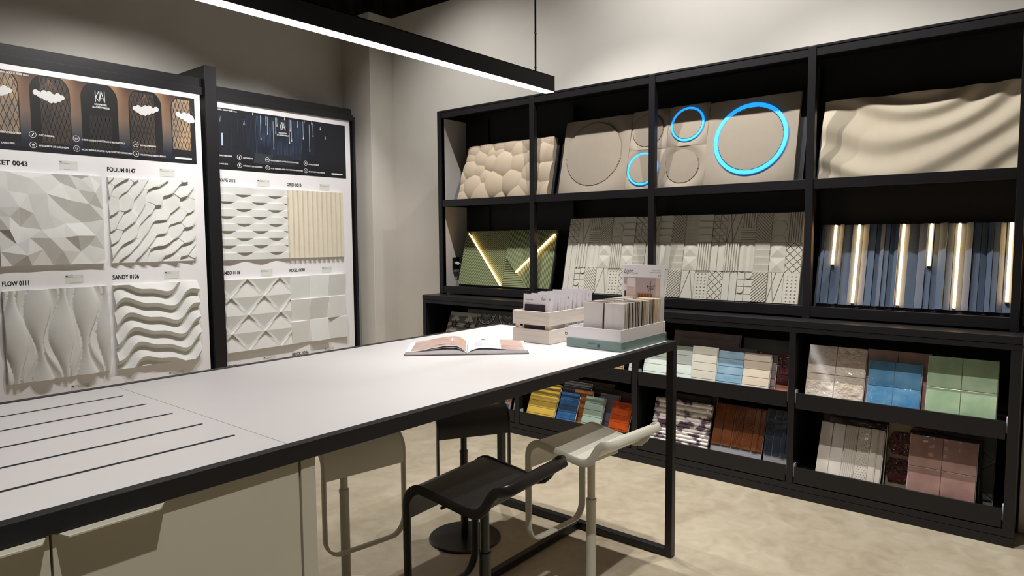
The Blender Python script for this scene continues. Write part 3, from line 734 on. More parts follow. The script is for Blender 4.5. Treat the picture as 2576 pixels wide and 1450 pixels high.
def T_A(x, z):
    T_back(x, z); pieces(cut_cells([rect(x+.001, z+.001, x+TW-.001, z+TH-.001)], [(x, z, x+TW*.6, z+TH), (x+TW*.6, z+TH, x+TW*.95, z)]))
def T_circ(x, z):
    T_flat(x, z); rr = TW*.46
    for cz in (0, .5, 1):
        pts = [(x+TW/2+rr*math.cos(q*PI/14), z+TH*cz+rr*math.sin(q*PI/14)) for q in range(28)]
        pts = clip_poly(clip_poly(pts, (x, z+.0015), (0, 1)), (x, z+TH-.0015), (0, -1))
        if len(pts) > 2: base.prism(pts, Y0-.004, Y0)
def T_mix(x, z): T_flat(x, z); ribs(x, z, True, 6, z0=.5); ribs(x, z, False, 6, z1=.5)
def T_dots(x, z):
    T_flat(x, z)
    for i in range(3):
        for j in range(8): base.prism([(x+TW*(.24+.26*i)+.004*math.cos(q*PI/4), z+TH*(.1+.115*j)+.0034*math.sin(q*PI/4)) for q in range(8)], Y0-.004, Y0)
def T_net(x, z):
    T_back(x, z); L = []
    for k in range(-2, 4): L += [(x, z+TH*k/4, x+TW, z+TH*(k+2)/4), (x, z+TH*(k+2)/4, x+TW, z+TH*k/4)]
    pieces(cut_cells([rect(x+.001, z+.001, x+TW-.001, z+TH-.001)], L, .0044))
def T_step(x, z):
    for k in range(4):
        z0_ = z+TH*k/4; base.add([(x+.001, Y0-.001, z0_), (x+TW-.001, Y0-.001, z0_), (x+TW-.001, Y0-.009, z0_+TH/4-.001), (x+.001, Y0-.009, z0_+TH/4-.001), (x+.001, .008, z0_), (x+TW-.001, .008, z0_), (x+TW-.001, .008, z0_+TH/4-.001), (x+.001, .008, z0_+TH/4-.001)],
                 [(0, 1, 2, 3), (3, 2, 6, 7), (1, 5, 6, 2), (4, 0, 3, 7), (0, 4, 5, 1)])
def T_pyr(x, z):
    T_flat(x, z)
    for k in range(2):
        z0_, z1_ = z+TH*k/2+.001, z+TH*(k+1)/2-.001; c = (x+TW/2, Y0-.007, (z0_+z1_)/2)
        base.add([(x+.001, Y0, z0_), (x+TW-.001, Y0, z0_), (x+TW-.001, Y0, z1_), (x+.001, Y0, z1_), c], [(0, 1, 4), (1, 2, 4), (2, 3, 4), (3, 0, 4)])
def T_fold(x, z):
    xs = [0, .28, .5, .72, 1]; hs = [.0005, .006, .0005, .006, .0005]
    v = [(x+TW*min(.993, max(.007, q)), Y0-h, zz_) for zz_ in (z+.001, z+TH-.001) for q, h in zip(xs, hs)]
    T_flat(x, z); base.add(v, [(i, i+1, i+6, i+5) for i in range(4)]+[(0, 5+0, 5, 0)][:0])
def T_bars(x, z, n=6): T_flat(x, z); ribs(x, z, True, n)
def T_wide(x, z):
    for k in range(2): base.add([(x+TW*k/2+.001, Y0, z+.001), (x+TW*(k+1)/2-.001, Y0-.005, z+.001), (x+TW*(k+1)/2-.001, Y0-.005, z+TH-.001), (x+TW*k/2+.001, Y0, z+TH-.001), (x+TW*(k+1)/2-.001, .008, z+.001), (x+TW*(k+1)/2-.001, .008, z+TH-.001)], [(0, 1, 2, 3), (1, 4, 5, 2)])
    base.box(x+.001, x+TW-.001, Y0+.001, .008, z+.001, z+TH-.001)
def T_grid(x, z):
    T_back(x, z); pieces(cut_cells([rect(x+.001, z+.001, x+TW-.001, z+TH-.001)], [(x+TW/2, z, x+TW/2, z+TH)]+[(x, z+TH*k/4, x+TW, z+TH*k/4) for k in (1, 2, 3)]))
    for cx_, cz_ in ((.74, .875), (.26, .375)): base.prism([(x+TW*cx_+TW*.2*math.cos(q*PI/10), z+TH*cz_+TW*.2*math.sin(q*PI/10)) for q in range(20)], Y0-.006, Y0)
rows = [
 [T_wide, T_grid, lambda x, z: (T_flat(x, z), diagribs(x, z, -1)), T_A, T_dots, T_net, T_fold, T_bars, T_wide, lambda x, z: (T_flat(x, z), diagribs(x, z, 1)), T_A, T_dots, T_net, T_wide, T_grid, lambda x, z: (T_flat(x, z), diagribs(x, z, 1)), lambda x, z: T_V(x, z, True), T_dots],
 [T_wide, lambda x, z: T_bars(x, z, 4), T_fold, T_pyr, T_bars, T_pyr, T_step, T_fold, T_fold, T_step, T_pyr, T_bars, T_wide, T_bars, T_fold, T_step, T_pyr, T_net],
 [T_tri, T_V, T_mix, lambda x, z: (T_flat(x, z), diagribs(x, z, 1)), T_circ, T_step, T_tri, lambda x, z: T_V(x, z, True), T_step, lambda x, z: (T_flat(x, z), diagribs(x, z, -1)), T_dots, T_step, T_tri, lambda x, z: T_V(x, z, True), T_mix, lambda x, z: (T_flat(x, z), diagribs(x, z, -1)), T_circ, lambda x, z: T_bars(x, z, 7)]]
for j, row in enumerate(rows):
    for i, f in enumerate(row): f(i*TW, -.012+j*TH)
base.build('relief_tiles', GREYP, t)

# blue ribbed panel with light tubes
t = leaning('relief_panel', 'slate blue ribbed panel with six glowing light tubes leaning in the shelving', 1.094, 1.075, 14.8, 4.05)
Wb, Hb = .925, .455
MB().box(-.012, Wb+.006, .0, .012, -.014, Hb+.006).build('backing_board', BLACKM, t)
xb = [0, .022, .065, .094, .117, .161, .213, .247, .282, .303, .326, .35, .372, .394, .44, .484, .524, .551, .576, .612, .642, .69, .723, .756, .784, .808, .833, .858, .896, .925]
dep = [.006+.55*q for q in [.012, .026, .018, .028, .014, .024, .010, .026, .016, .022, .028, .016, .02, .01, .026, .018, .024, .012, .028, .02, .012, .026, .018, .022, .014, .026, .018, .010, .024]]
mb = MB()
for k in range(len(xb)-1):
    x0_, x1_ = xb[k]+.0012, xb[k+1]-.0012; h0, h1 = -dep[k], -max(.006, dep[k]-.012*((k*7) % 3-1))
    mb.add([(x0_, 0, 0), (x1_, 0, 0), (x1_, h1, 0), (x0_, h0, 0), (x0_, 0, Hb), (x1_, 0, Hb), (x1_, h1, Hb), (x0_, h0, Hb)],
           [(0, 1, 2, 3), (7, 6, 5, 4), (3, 2, 6, 7), (2, 1, 5, 6), (0, 3, 7, 4)])
mb.build('ribbed_face', BLUEP, t, 0, True)
for x, zb_ in ((.074, .214), (.195, .0), (.412, .0), (.539, .216), (.663, 0), (.876, .043)):
    mb = MB(); mb.box(x-.0062, x+.0062, -.034, -.022, zb_+.008, Hb-.004); mb.build('light_tube', LEDWARM, t, .003)
    MB().box(x-.007, x+.007, -.033, -.018, zb_, zb_+.008).build('end_cap', BLACKM, t)

# ================================================================== TILE SAMPLES IN THE CABINET TRAYS
def glaze(name, c, c2, gloss=.25, vs=9, stretch=(1, 1, 1), bump=.0, bs=60, coat=.3, bd=.002):
    return mat(name, c, gloss, 0, bd=bd, c2=c2, vs=vs, stretch=stretch, ramp=(.3, .7), bump=bump, bs=bs, coat=coat)
G_T = 'tile sample boards standing in the cabinet trays'
T1, T2 = .552, .134       # tray floors
def sample(label, y_left, z_t, x_b, deg, W, H, cols, rows_, mats, pat=None, gap=.0022, th=.010, board=True, cat='tile sample', name='tile_sample', edge=CARDW, border=0, grout=None):
    """board of tiles; local X right, Z up, front -Y; H is the full height"""
    t = thing(name, label, cat, (x_b, y_left, z_t), (-math.radians(deg), 0, RZ), G_T)
    if board: MB().box(-.0015, W+.0015, 0, .006, 0, H).build('backing_board', edge, t, .0005)
    mb = MB(); tw, tH = (W-2*border)/cols, (H-border)/rows_
    rr = random.Random(len(label)*7+int(y_left*100))
    for i in range(cols):
        for j in range(rows_):
            mi = pat(i, j) if pat else 0
            mb.box(border+i*tw+gap/2, border+(i+1)*tw-gap/2, -th, 0, border+j*tH+gap/2, border+(j+1)*tH-gap/2, mi)
    o = mb.build('tiles', mats, t, .0012)
    return t, o
M_ = {}
beige_g = glaze('glaze_beige', (226, 212, 196), (212, 196, 178), .06, bump=1, bs=22, bd=.02, coat=.8)
blue_g = glaze('glaze_blue', (118, 168, 204), (66, 130, 178), .1, bump=.5, bs=16, bd=.01, coat=.6)
green_g = glaze('glaze_green', (190, 212, 178), (146, 178, 142), .22, bump=.15, bs=30)
brownv = glaze('glaze_plum_brown', (176, 142, 132), (140, 106, 100), .28, bump=.15, bs=30)
mint = glaze('tile_pale_mint', (230, 236, 226), (214, 228, 220), .3, stretch=(1, 1, 4))
cream = glaze('tile_cream', (236, 232, 218), (224, 222, 204), .3, stretch=(1, 1, 4))
skyb = glaze('glaze_sky_blue', (172, 200, 216), (124, 170, 198), .12, stretch=(1, 1, 4), bump=.2, bs=30)
sand = glaze('tile_sand', (236, 224, 204), (226, 210, 188), .3, stretch=(1, 1, 4))
maroon = glaze('glaze_oxblood', (92, 30, 30), (60, 16, 20), .06, bump=1, bs=22, bd=.02, coat=.8)
peach = glaze('glaze_peach', (206, 150, 122), (186, 124, 98), .15)
taupe = glaze('tile_taupe', (150, 134, 130), (128, 114, 112), .45)
taupe2 = glaze('tile_taupe_dark', (122, 104, 100), (104, 86, 84), .45)
dkgreen = glaze('tile_dark_green', (56, 62, 50), (42, 46, 40), .4)
dkgrey = glaze('tile_dark_grey', (84, 80, 82), (66, 62, 66), .45)
yell = glaze('tile_yellow', (226, 194, 88), (214, 178, 72), .4)
cobalt = glaze('glaze_cobalt', (72, 120, 172), (40, 78, 128), .15, vs=18, stretch=(1, 1, 2))
sage = glaze('tile_sage', (172, 192, 176), (154, 176, 160), .3)
rust = glaze('glaze_rust', (190, 80, 26), (158, 58, 18), .25, vs=22)
ochre = glaze('tile_ochre', (198, 150, 84), (176, 124, 66), .35)
vio = glaze('tile_violet_grey', (116, 108, 120), (96, 90, 102), .45)
blk = glaze('tile_near_black', (40, 38, 38), (28, 27, 28), .3)
brwn = glaze('glaze_chestnut', (128, 74, 40), (104, 56, 28), .12, vs=12)
inkb = glaze('glaze_ink_blue', (48, 58, 74), (34, 42, 56), .14)
strip_g = glaze('glaze_stone', (214, 206, 194), (206, 196, 184), .18, vs=3)

def strips_board(label, y_left, z_t, x_b, deg, W, H, m, foot, n=5, widths=None, foot_h=.034, edge=CARDW):
    """five textured vertical strips on a white card with a bare foot"""
    t = thing('tile_sample', label, 'tile sample', (x_b, y_left, z_t), (-math.radians(deg), 0, RZ), G_T)
    MB().box(-.0015, W+.0015, 0, .008, 0, H).build('backing_board', foot, t, .0005)
    sw = W/n; kinds = ['plain', 'plain', 'rib', 'stud', 'step'][:n] if n >= 5 else ['stud', 'plain', 'step'][:n]
    for i in range(n):
        mb = MB(); a_, b_ = i*sw+.002, (i+1)*sw-.002; z0_, z1_ = foot_h, H-.004
        mb.box(a_, b_, -.009, 0, z0_, z1_)
        if kinds[i] == 'rib':
            for k in range(6): q = a_+.003+k*(b_-a_-.004)/6; mb.cyl((q+.003, -.0095, z0_+.002), (q+.003, -.0095, z1_-.002), .0028, n=8)
        if kinds[i] == 'stud':
            nz = 22; nxs = 4
            for r__ in range(nz):
                for c__ in range(nxs):
                    xx = a_+.007+(b_-a_-.014)*(c__+(.5 if r__ % 2 else 0))/(nxs-.5); z_ = z0_+.006+(z1_-z0_-.012)*r__/(nz-1); s_ = .0042
                    mb.add([(xx-s_, -.009, z_), (xx, -.009, z_-s_), (xx+s_, -.009, z_), (xx, -.009, z_+s_), (xx, -.0135, z_)], [(0, 1, 4), (1, 2, 4), (2, 3, 4), (3, 0, 4)])
        if kinds[i] == 'step':
            mb.box(a_, (a_+b_)/2-.001, -.013, -.009, z0_, z1_); mb.cyl(((a_+b_)/2+.002, -.011, z0_+.001), ((a_+b_)/2+.002, -.011, z1_-.001), .003, n=8)
        mb.build('glazed_strip', m, t, .0008)
    return t

# right bay, upper tray
sample('glossy beige board of four square tiles with rippled shine, upper tray at right', 1.090, T1, 3.856, 17.9, .290, .316, 2, 2, [beige_g])
sample('glossy blue board of four square tiles standing between beige and green', .783, T1, 3.848, 18.3, .242, .262, 2, 2, [blue_g])
sample('pale green board of four square tiles at the right end of the upper tray', .516, T1, 3.850, 15.1, .288, .314, 2, 2, [green_g])
sample('dark brown board of square tiles standing behind the glossy blue board', .800, T1, 3.892, 15, .288, .314, 2, 2, [brownv])
# right bay, lower tray
strips_board('stone-coloured board of five textured strips on a white card, lower tray at right', 1.022, T2, 3.845, 24, .316, .318, strip_g, CARDW)
sample('plum brown board of four square tiles in the lower tray at right', .584, T2, 3.848, 17, .288, .318, 2, 2, [brownv])
sample('black board standing directly behind the plum brown tiles', .570, T2, 3.90, 15, .288, .322, 2, 1, [blk], edge=INK)
sample('very dark glossy rippled board peeping out above the stone-coloured strips', .985, T2, 3.905, 15, .285, .330, 2, 2, [glaze('glaze_black_ripple', (50, 38, 36), (30, 24, 24), .05, bump=1.0, bs=22, bd=.02, coat=.8)], edge=CARDW)
sample('large dark plain board at the back of the lower right tray', 1.026, T2, 3.945, 14, .32, .345, 1, 1, [dkgrey], edge=dkgrey)
t = thing('tile_sample', 'tan card with glossy oxblood hexagon tiles in the lower tray at right', 'tile sample', (3.94, .700, T2), (-math.radians(14), 0, RZ), G_T)
MB().box(0, .24, 0, .006, 0, .345).build('backing_board', mat('tan_card', (150, 138, 112), .7), t)
mb = MB()
for cx_, cz_ in ((.065, .232), (.055, .095), (.175, .165), (.172, .302)):
    mb.prism([(min(.238, max(.0, cx_+.075*math.cos(PI/3*k))), cz_+.068*math.sin(PI/3*k)) for k in range(6)], -.009, 0)
mb.build('tiles', maroon, t, .0015)
t = thing('tile_sample', 'tall dark board of large triangular tiles at the far right of the lower tray', 'tile sample', (3.95, .455, T2), (-math.radians(13), 0, RZ), G_T)
MB().box(0, .225, 0, .006, 0, .345).build('backing_board', mat('grey_card', (120, 122, 120), .6), t)
mb = MB()
for p in ([(.0, .03), (.22, .03), (.11, .12)], [(0, .04), (.105, .125), (0, .21)], [(.222, .04), (.222, .21), (.115, .125)], [(.005, .215), (.11, .13), (.217, .215)], [(0, .222), (.222, .222), (.11, .312)], [(0, .23), (.105, .318), (0, .342)], [(.222, .23), (.222, .342), (.115, .318)]): mb.prism(p, -.008, 0)
mb.build('tiles', mat('tile_slate', (66, 72, 68), .2, var=.1, coat=.3), t, .0008)

# middle right bay, upper tray
sample('pale mint board of stacked strips behind the table corner', 2.085, T1, 3.845, 20, .165, .20, 1, 4, [mint])
sample('pale mint and grey board of stacked strips beside the cream strips', 1.915, T1, 3.86, 17, .165, .232, 1, 4, [mint])
sample('cream board of four stacked strips in the middle of the upper tray', 1.752, T1, 3.846, 9, .158, .242, 1, 5, [cream])
sample('glossy sky blue board of stacked strips in the upper tray', 1.594, T1, 3.848, 14, .155, .230, 1, 5, [skyb])
sample('sand coloured board of stacked strips in the upper tray', 1.440, T1, 3.846, 16.7, .156, .236, 1, 5, [sand])
sample('grey strip board just behind the sand coloured strips', 1.418, T1, 3.876, 16, .156, .232, 1, 5, [taupe])
sample('glossy oxblood board with a peach foot at the end of the upper tray', 1.385, T1, 3.90, 15, .190, .236, 1, 4, [maroon, peach], lambda i, j: 1 if j == 0 else 0)
sample('long taupe board at the back of the upper tray', 1.935, T1, 3.945, 12, .43, .315, 1, 2, [taupe])
sample('long darker taupe board in front of the taupe one', 1.882, T1, 3.915, 12, .378, .272, 1, 2, [taupe2])
sample('dark green board at the back of the upper tray', 1.486, T1, 3.955, 12, .285, .305, 1, 3, [dkgreen])
sample('violet grey board peeping out above the sky blue strips', 1.545, T1, 3.905, 14, .15, .245, 1, 3, [vio])
# middle right bay, lower tray
t = thing('tile_sample', 'white fluted marble board with purple veins in the lower tray', 'tile sample', (3.846, 2.025, T2), (-math.radians(18.4), 0, RZ), G_T)
marb = mat('violet_veined_marble', (232, 226, 220), .22, c2=(92, 70, 86), vs=11, ramp=(.50, .57), detail=8, stretch=(1, 1, 1.6))
MB().box(0, .382, 0, .008, 0, .305).build('backing_board', marb, t)
mb = MB(); zc = 0
for hgt, r_ in ((.050, .004), (.022, .008), (.022, .008), (.022, .008), (.022, .008), (.022, .008), (.022, .008), (.03, .005), (.03, .008), (.03, .008), (.03, .008)):
    pr_ = [(zc+.0006, 0)]+[(zc+.0006+(hgt-.0012)*(k/6), -(.004+r_*math.sin(PI*k/6)**.6)) for k in range(7)]+[(zc+hgt-.0006, 0)]
    mb.add([(x, y, z) for x in (0, .382) for z, y in pr_], [tuple(range(len(pr_))), tuple(range(2*len(pr_)-1, len(pr_)-1, -1))]+[(k, k+1, k+1+len(pr_), k+len(pr_)) for k in range(len(pr_)-1)], 0, False)
    zc += hgt
mb.build('fluted_tiles', marb, t)
strips_board('chestnut brown board of five textured strips in the lower tray', 1.634, T2, 3.862, 22, .306, .325, brwn, mat('grey_foot_card', (150, 148, 152), .5), foot_h=.072)
strips_board('ink blue board of studded strips beside the chestnut board', 1.315, T2, 3.87, 16, .135, .33, inkb, mat('grey_foot_card', (150, 148, 152), .5), 3, foot_h=.072)
sample('greenish grey board peeping out above the marble flutes', 1.985, T2, 3.90, 15, .31, .332, 1, 1, [dkgreen], edge=dkgreen)
sample('brown board edge peeping out behind the marble flutes', 1.85, T2, 3.93, 14, .205, .34, 1, 1, [glaze('tile_umber', (84, 58, 40), (60, 42, 30), .4)])
# middle left bay, lower tray
sample('yellow board of stacked strips in the lower tray, left of the blue', 3.045, T2, 3.848, 25, .250, .278, 1, 6, [yell])
sample('cobalt blue board of stacked strips in the lower tray', 2.774, T2, 3.846, 24, .156, .236, 1, 5, [cobalt, glaze('glaze_steel_blue', (66, 98, 130), (48, 74, 104), .2)], lambda i, j: 1 if j == 2 else 0)
sample('sage green board of stacked strips in the lower tray', 2.563, T2, 3.846, 24, .154, .236, 1, 5, [sage])
sample('rust orange board of stacked strips in the lower tray', 2.345, T2, 3.848, 23, .150, .230, 1, 5, [rust])
sample('amber brown board half hidden behind the cobalt strips', 2.672, T2, 3.895, 14, .152, .252, 1, 4, [glaze('glaze_amber', (168, 108, 60), (142, 84, 44), .3), ochre], lambda i, j: 1 if j == 0 else 0)
sample('light grey board at the back above the cobalt strips', 2.795, T2, 3.945, 12, .232, .292, 1, 1, [glaze('tile_light_grey', (142, 142, 146), (124, 124, 128), .5)])
sample('dark grey board in front of the light grey one', 2.792, T2, 3.925, 12, .238, .262, 1, 1, [dkgrey])
sample('violet grey strip board between sage and rust', 2.466, T2, 3.905, 15, .150, .252, 1, 4, [vio])
sample('black board at the back behind sage and rust', 2.538, T2, 3.945, 12, .235, .282, 1, 1, [blk], edge=INK)
sample('dark thin board edge at the very back of the tray', 2.75, T2, 3.972, 10, .35, .305, 1, 1, [glaze('tile_umber', (84, 58, 40), (60, 42, 30), .4)])
sample('oxblood board at the back right of the lower tray', 2.32, T2, 3.93, 13, .15, .275, 1, 1, [glaze('tile_oxblood_matt', (74, 34, 32), (56, 24, 24), .4)])
# middle left bay, upper tray
sample('ochre board whose corner shows under the table edge', 2.455, T1, 3.846, 14, .225, .24, 1, 5, [ochre, glaze('tile_straw', (216, 184, 120), (204, 168, 104), .35)], lambda i, j: 1)
sample('small white board beside the ochre one', 2.195, T1, 3.862, 14, .04, .22, 1, 4, [CARDW])

# cement tiles with printed ornament, left bay
def ornament(label, y_left, z_t, x_b, deg, W, H, kind, cols, rows_):
    t = thing('tile_sample', label, 'tile sample', (x_b, y_left, z_t), (-math.radians(deg), 0, RZ), G_T)
    MB().box(0, W, 0, .012, 0, H).build('tiles', mat('cement_tile_ground', (190, 186, 178), .6, var=.04), t, .0008)
    mb = MB(); a_ = W/cols
    ms = [mat('cement_grey', (112, 112, 114), .6, var=.06), mat('cement_black', (30, 32, 36), .6), mat('cement_tan', (176, 150, 122), .6, var=.05), mat('cement_white', (216, 212, 204), .6), mat('cement_blue', (86, 104, 128), .6), mat('cement_rust', (168, 92, 54), .6)]
    for i in range(cols):
        for j in range(rows_):
            cx_, cz_ = (i+.5)*a_, (j+.5)*a_; y = -.0004
            if cz_-a_/2 > H-.01: continue
            def P(pts, m, dy=0):
                q = clip_poly([(cx_+x*a_, cz_+z*a_) for x, z in pts], (0, H-.001), (0, -1))
                q = clip_poly(q, (W-.0005, 0), (-1, 0)) if len(q) > 2 else q
                q = clip_poly(q, (.0005, 0), (1, 0)) if len(q) > 2 else q
                if len(q) > 2: mb.poly(q, y-dy, m)
            if kind == 'flower':
                P([(-.5, -.5), (.5, -.5), (.5, .5), (-.5, .5)], 3)
                for s_ in (1, -1):
                    P([(s_*.5, .5), (s_*.5, .05), (s_*.1, .5)], 0, .0002); P([(-s_*.5, -.5), (-s_*.5, -.05), (-s_*.1, -.5)], 2, .0002)
                    P([(0, 0), (s_*.5, .12), (s_*.5, .3), (s_*.1, .2)], 0, .0003); P([(0, 0), (s_*.5, -.12), (s_*.5, -.3), (s_*.1, -.2)], 0, .0003)
                P([(-.5, 0), (0, .03), (.5, 0), (0, -.03)], 1, .0004); P([(0, -.5), (.03, 0), (0, .5), (-.03, 0)], 1, .0004)
                for k in range(6):
                    an = k*PI/3+.5; P([(.15*math.cos(an)+.075*math.cos(q*PI/5), .15*math.sin(an)+.075*math.sin(q*PI/5)) for q in range(10)], 1, .0005+.0001*k)
                P([(.09*math.cos(q*PI/6), .09*math.sin(q*PI/6)) for q in range(12)], 0, .0013)
            elif kind == 'circles':
                P([(-.5, -.5), (.5, -.5), (.5, .5), (-.5, .5)], 5 if (i+j) % 2 else 4)
                for sx in (-1, 1):
                    for hv in (0, 1):
                        pts = [(.5*math.cos(PI/4+q*PI/2/10-PI/2)*1.0-.0, .5*math.sin(PI/4+q*PI/2/10-PI/2)) for q in range(11)]
                        c_ = .5*math.sqrt(.5)
                        lens = [(-.5+(q/10.0), 0) for q in range(0)]
                        arcpts = [(x_-.5+0, y_) for x_, y_ in []]
                        L = [(-.5+q/10, .17*math.sin(PI*q/10)) for q in range(11)]+[(.5-q/10, -.17*math.sin(PI*q/10)) for q in range(1, 10)]
                        if hv == 0: P([(x_, z_+.5*sx) for x_, z_ in L], 3, .0003)
                        else: P([(z_+.5*sx, x_) for x_, z_ in L], 3, .00035)
            else:
                P([(-.5, -.5), (.5, -.5), (.5, .5), (-.5, .5)], 0)
                for r__, m_ in ((.47, 1), (.43, 3), (.40, 4), (.3, 1), (.27, 0), (.16, 2), (.1, 1)): P([(r__*math.cos(q*PI/16), r__*math.sin(q*PI/16)) for q in range(32)], m_, .0002+(.5-r__)*.002)
                for k in range(8):
                    an = k*PI/4+.39; P([(.345*math.cos(an)+.03*math.cos(q*PI/4), .345*math.sin(an)+.03*math.sin(q*PI/4)) for q in range(8)], 3, .0012)
    mb.build('printed_ornament', ms, t)
    return t
ornament('grey cement tile board with black flowers in the left upper tray', 3.936, T1, 3.86, 23, .296, .328, 'flower', 2, 2)
ornament('long cement tile board with round medallions behind the flower tiles', 3.66, T1, 3.905, 17, .44, .32, 'medallion', 2, 2)
sample('dark plain board at the very back of the left upper tray', 3.775, T1, 3.96, 12, .55, .34, 1, 1, [dkgrey], edge=dkgrey)
ornament('blue, rust and white cement tile board of overlapping circles, left lower tray', 3.36, T2, 3.86, 14, .148, .25, 'circles', 4, 6)
ornament('narrow white and rust patterned cement tile board beside the post', 3.185, T2, 3.868, 14, .045, .25, 'circles', 1, 4)

# ================================================================== THE WORKTABLE
TX0, TX1, TY0, TY1, TZ = -.45, 2.779, 1.333, 2.373, .9966
t = thing('work_table', 'long white-topped table with a black square-tube frame', 'table', (1.2, 1.85, 0))
def tb(x0, x1, y0, y1, z0, z1): return (x0-1.2, x1-1.2, y0-1.85, y1-1.85, z0, z1)
f = .04; fi = .028
mb = MB()
for args in ((TX0, TX1, TY0, TY0+fi), (TX0, TX1, TY1-fi, TY1), (TX1-fi, TX1, TY0+fi, TY1-fi), (TX0, TX0+fi, TY0+fi, TY1-fi)):
    mb = MB(); mb.box(*tb(*args, TZ-f, TZ)); mb.build('frame_rail', BLACK, t, .0015)
sx = .842
MB().box(*tb(TX0+fi, sx-.0008, TY0+fi, TY1-fi, TZ-.03, TZ-.0015)).build('tabletop', TOPW, t)
MB().box(*tb(sx+.0008, TX1-fi, TY0+fi, TY1-fi, TZ-.03, TZ-.0015)).build('tabletop', TOPW, t)
# long power slots
for k, yy in enumerate((1.524, 1.684, 1.852, 2.017, 2.181)):
    xe = .797
    mb = MB(); mb.prism([], 0, 0) if 0 else None
    L = [(xe+.0*k-.006*0+.009*math.cos(a_*PI/8-PI/2), yy+.009*math.sin(a_*PI/8-PI/2)) for a_ in range(9)]
    pts = [(-.40, yy-.0055)]+[(xe+.0055*math.cos(a_*PI/8-PI/2), yy+.0055*math.sin(a_*PI/8-PI/2)) for a_ in range(9)]+[(-.40, yy+.0055)]
    mb.add([(x-1.2, y-1.85, TZ-.0011) for x, y in pts], [tuple(range(len(pts)))])
    mb.build('slot_inlay', INK, t)
lg = .034
for ya, yb_ in ((TY0, TY0+lg), (TY1-lg, TY1)):
    MB().box(*tb(TX1-lg, TX1, ya, yb_, 0.0, TZ-f)).build('leg', BLACK, t, .0015)
MB().box(*tb(TX1-lg, TX1, TY0+lg, TY1-lg, 0.004, .038)).build('floor_rail', BLACK, t, .0015)
MB().box(*tb(.95, TX1-lg, 1.838, 1.868, 0.004, .034)).build('floor_rail', BLACK, t, .0015)

# base cabinet under the left end
t = thing('base_cabinet', 'cream base cabinet with trapezoid finger pulls under the left end of the table', 'cabinet', (.25, 1.85, 0))
def cb(x0, x1, y0, y1, z0, z1): return (x0-.25, x1-.25, y0-1.85, y1-1.85, z0, z1)
MB().box(*cb(-.42, .858, 1.363, 2.32, .06, .954)).build('body', CABW, t)
MB().box(*cb(.863, .901, 1.343, 2.33, 0, .955)).build('side_panel', CABW, t, .001)
MB().box(*cb(-.42, .858, 1.40, 2.30, 0, .06)).build('plinth', BLACK, t)
for x0, x1, n0, n1, l0, l1 in ((-.128, .365, .17, .362, .19, .346), (.369, .858, .372, .562, .384, .538)):
    d = MB().box(*cb(x0, x1, 1.345, 1.362, .075, .955)).build('door', CABW, t, .001)
    mb = MB(); yf, zt = 1.345-1.85, .9555
    mb.add([(n0-.25, yf, zt), (n1-.25, yf, zt), (l1-.25, yf-.035, zt-.0005), (l0-.25, yf-.035, zt-.0005), (n0-.25, yf, zt-.003), (n1-.25, yf, zt-.003), (l1-.25, yf-.035, zt-.0035), (l0-.25, yf-.035, zt-.0035)],
           [(0, 3, 2, 1), (4, 5, 6, 7), (3, 7, 6, 2), (0, 4, 7, 3), (1, 2, 6, 5)])
    mb.build('finger_pull', CABW, d)

# ================================================================== PENDANT LAMP
LX1, LY, LZ = 2.534, 1.852, 2.12
t = thing('pendant_lamp', 'long slim black linear lamp with a glowing white underside hanging above the table', 'lamp', (1.3, LY, LZ))
LX0 = .1
def lb(x0, x1, y0, y1, z0, z1): return (x0-1.3, x1-1.3, y0-LY, y1-LY, z0-LZ, z1-LZ)
mb = MB(); yw = .026
mb.box(*lb(LX0, LX1, LY-yw, LY-yw+.003, LZ, LZ+.068)); mb.box(*lb(LX0, LX1, LY+yw-.003, LY+yw, LZ, LZ+.068)); mb.box(*lb(LX0, LX1, LY-yw, LY+yw, LZ+.065, LZ+.068))
mb.box(*lb(LX1-.003, LX1, LY-yw, LY+yw, LZ, LZ+.068)); mb.box(*lb(LX0, LX0+.003, LY-yw, LY+yw, LZ, LZ+.068))
mb.build('housing', BLACK, t)
MB().box(*lb(LX0+.004, LX1-.004, LY-yw+.0035, LY+yw-.0035, LZ-.002, LZ+.004)).build('diffuser', LEDW, t)
mb = MB(); mb.cyl((2.425-1.3, 0, .068), (2.427-1.3, 0, 3.88), .0032, n=8); mb.build('power_cable', mat('cable_black', (30, 28, 28), .5), t)
mb = MB(); mb.cyl((2.433-1.3, 0, .068), (2.433-1.3, 0, 3.88), .0008, n=6)
for z in (.09, .24): mb.box(2.419-1.3, 2.436-1.3, -.004, .004, z, z+.003)
mb.build('steel_wire', METAL, t)
mb = MB(); mb.cyl((.25-1.3, 0, .068), (.25-1.3, 0, 3.88), .0008, n=6); mb.build('steel_wire', METAL, t)

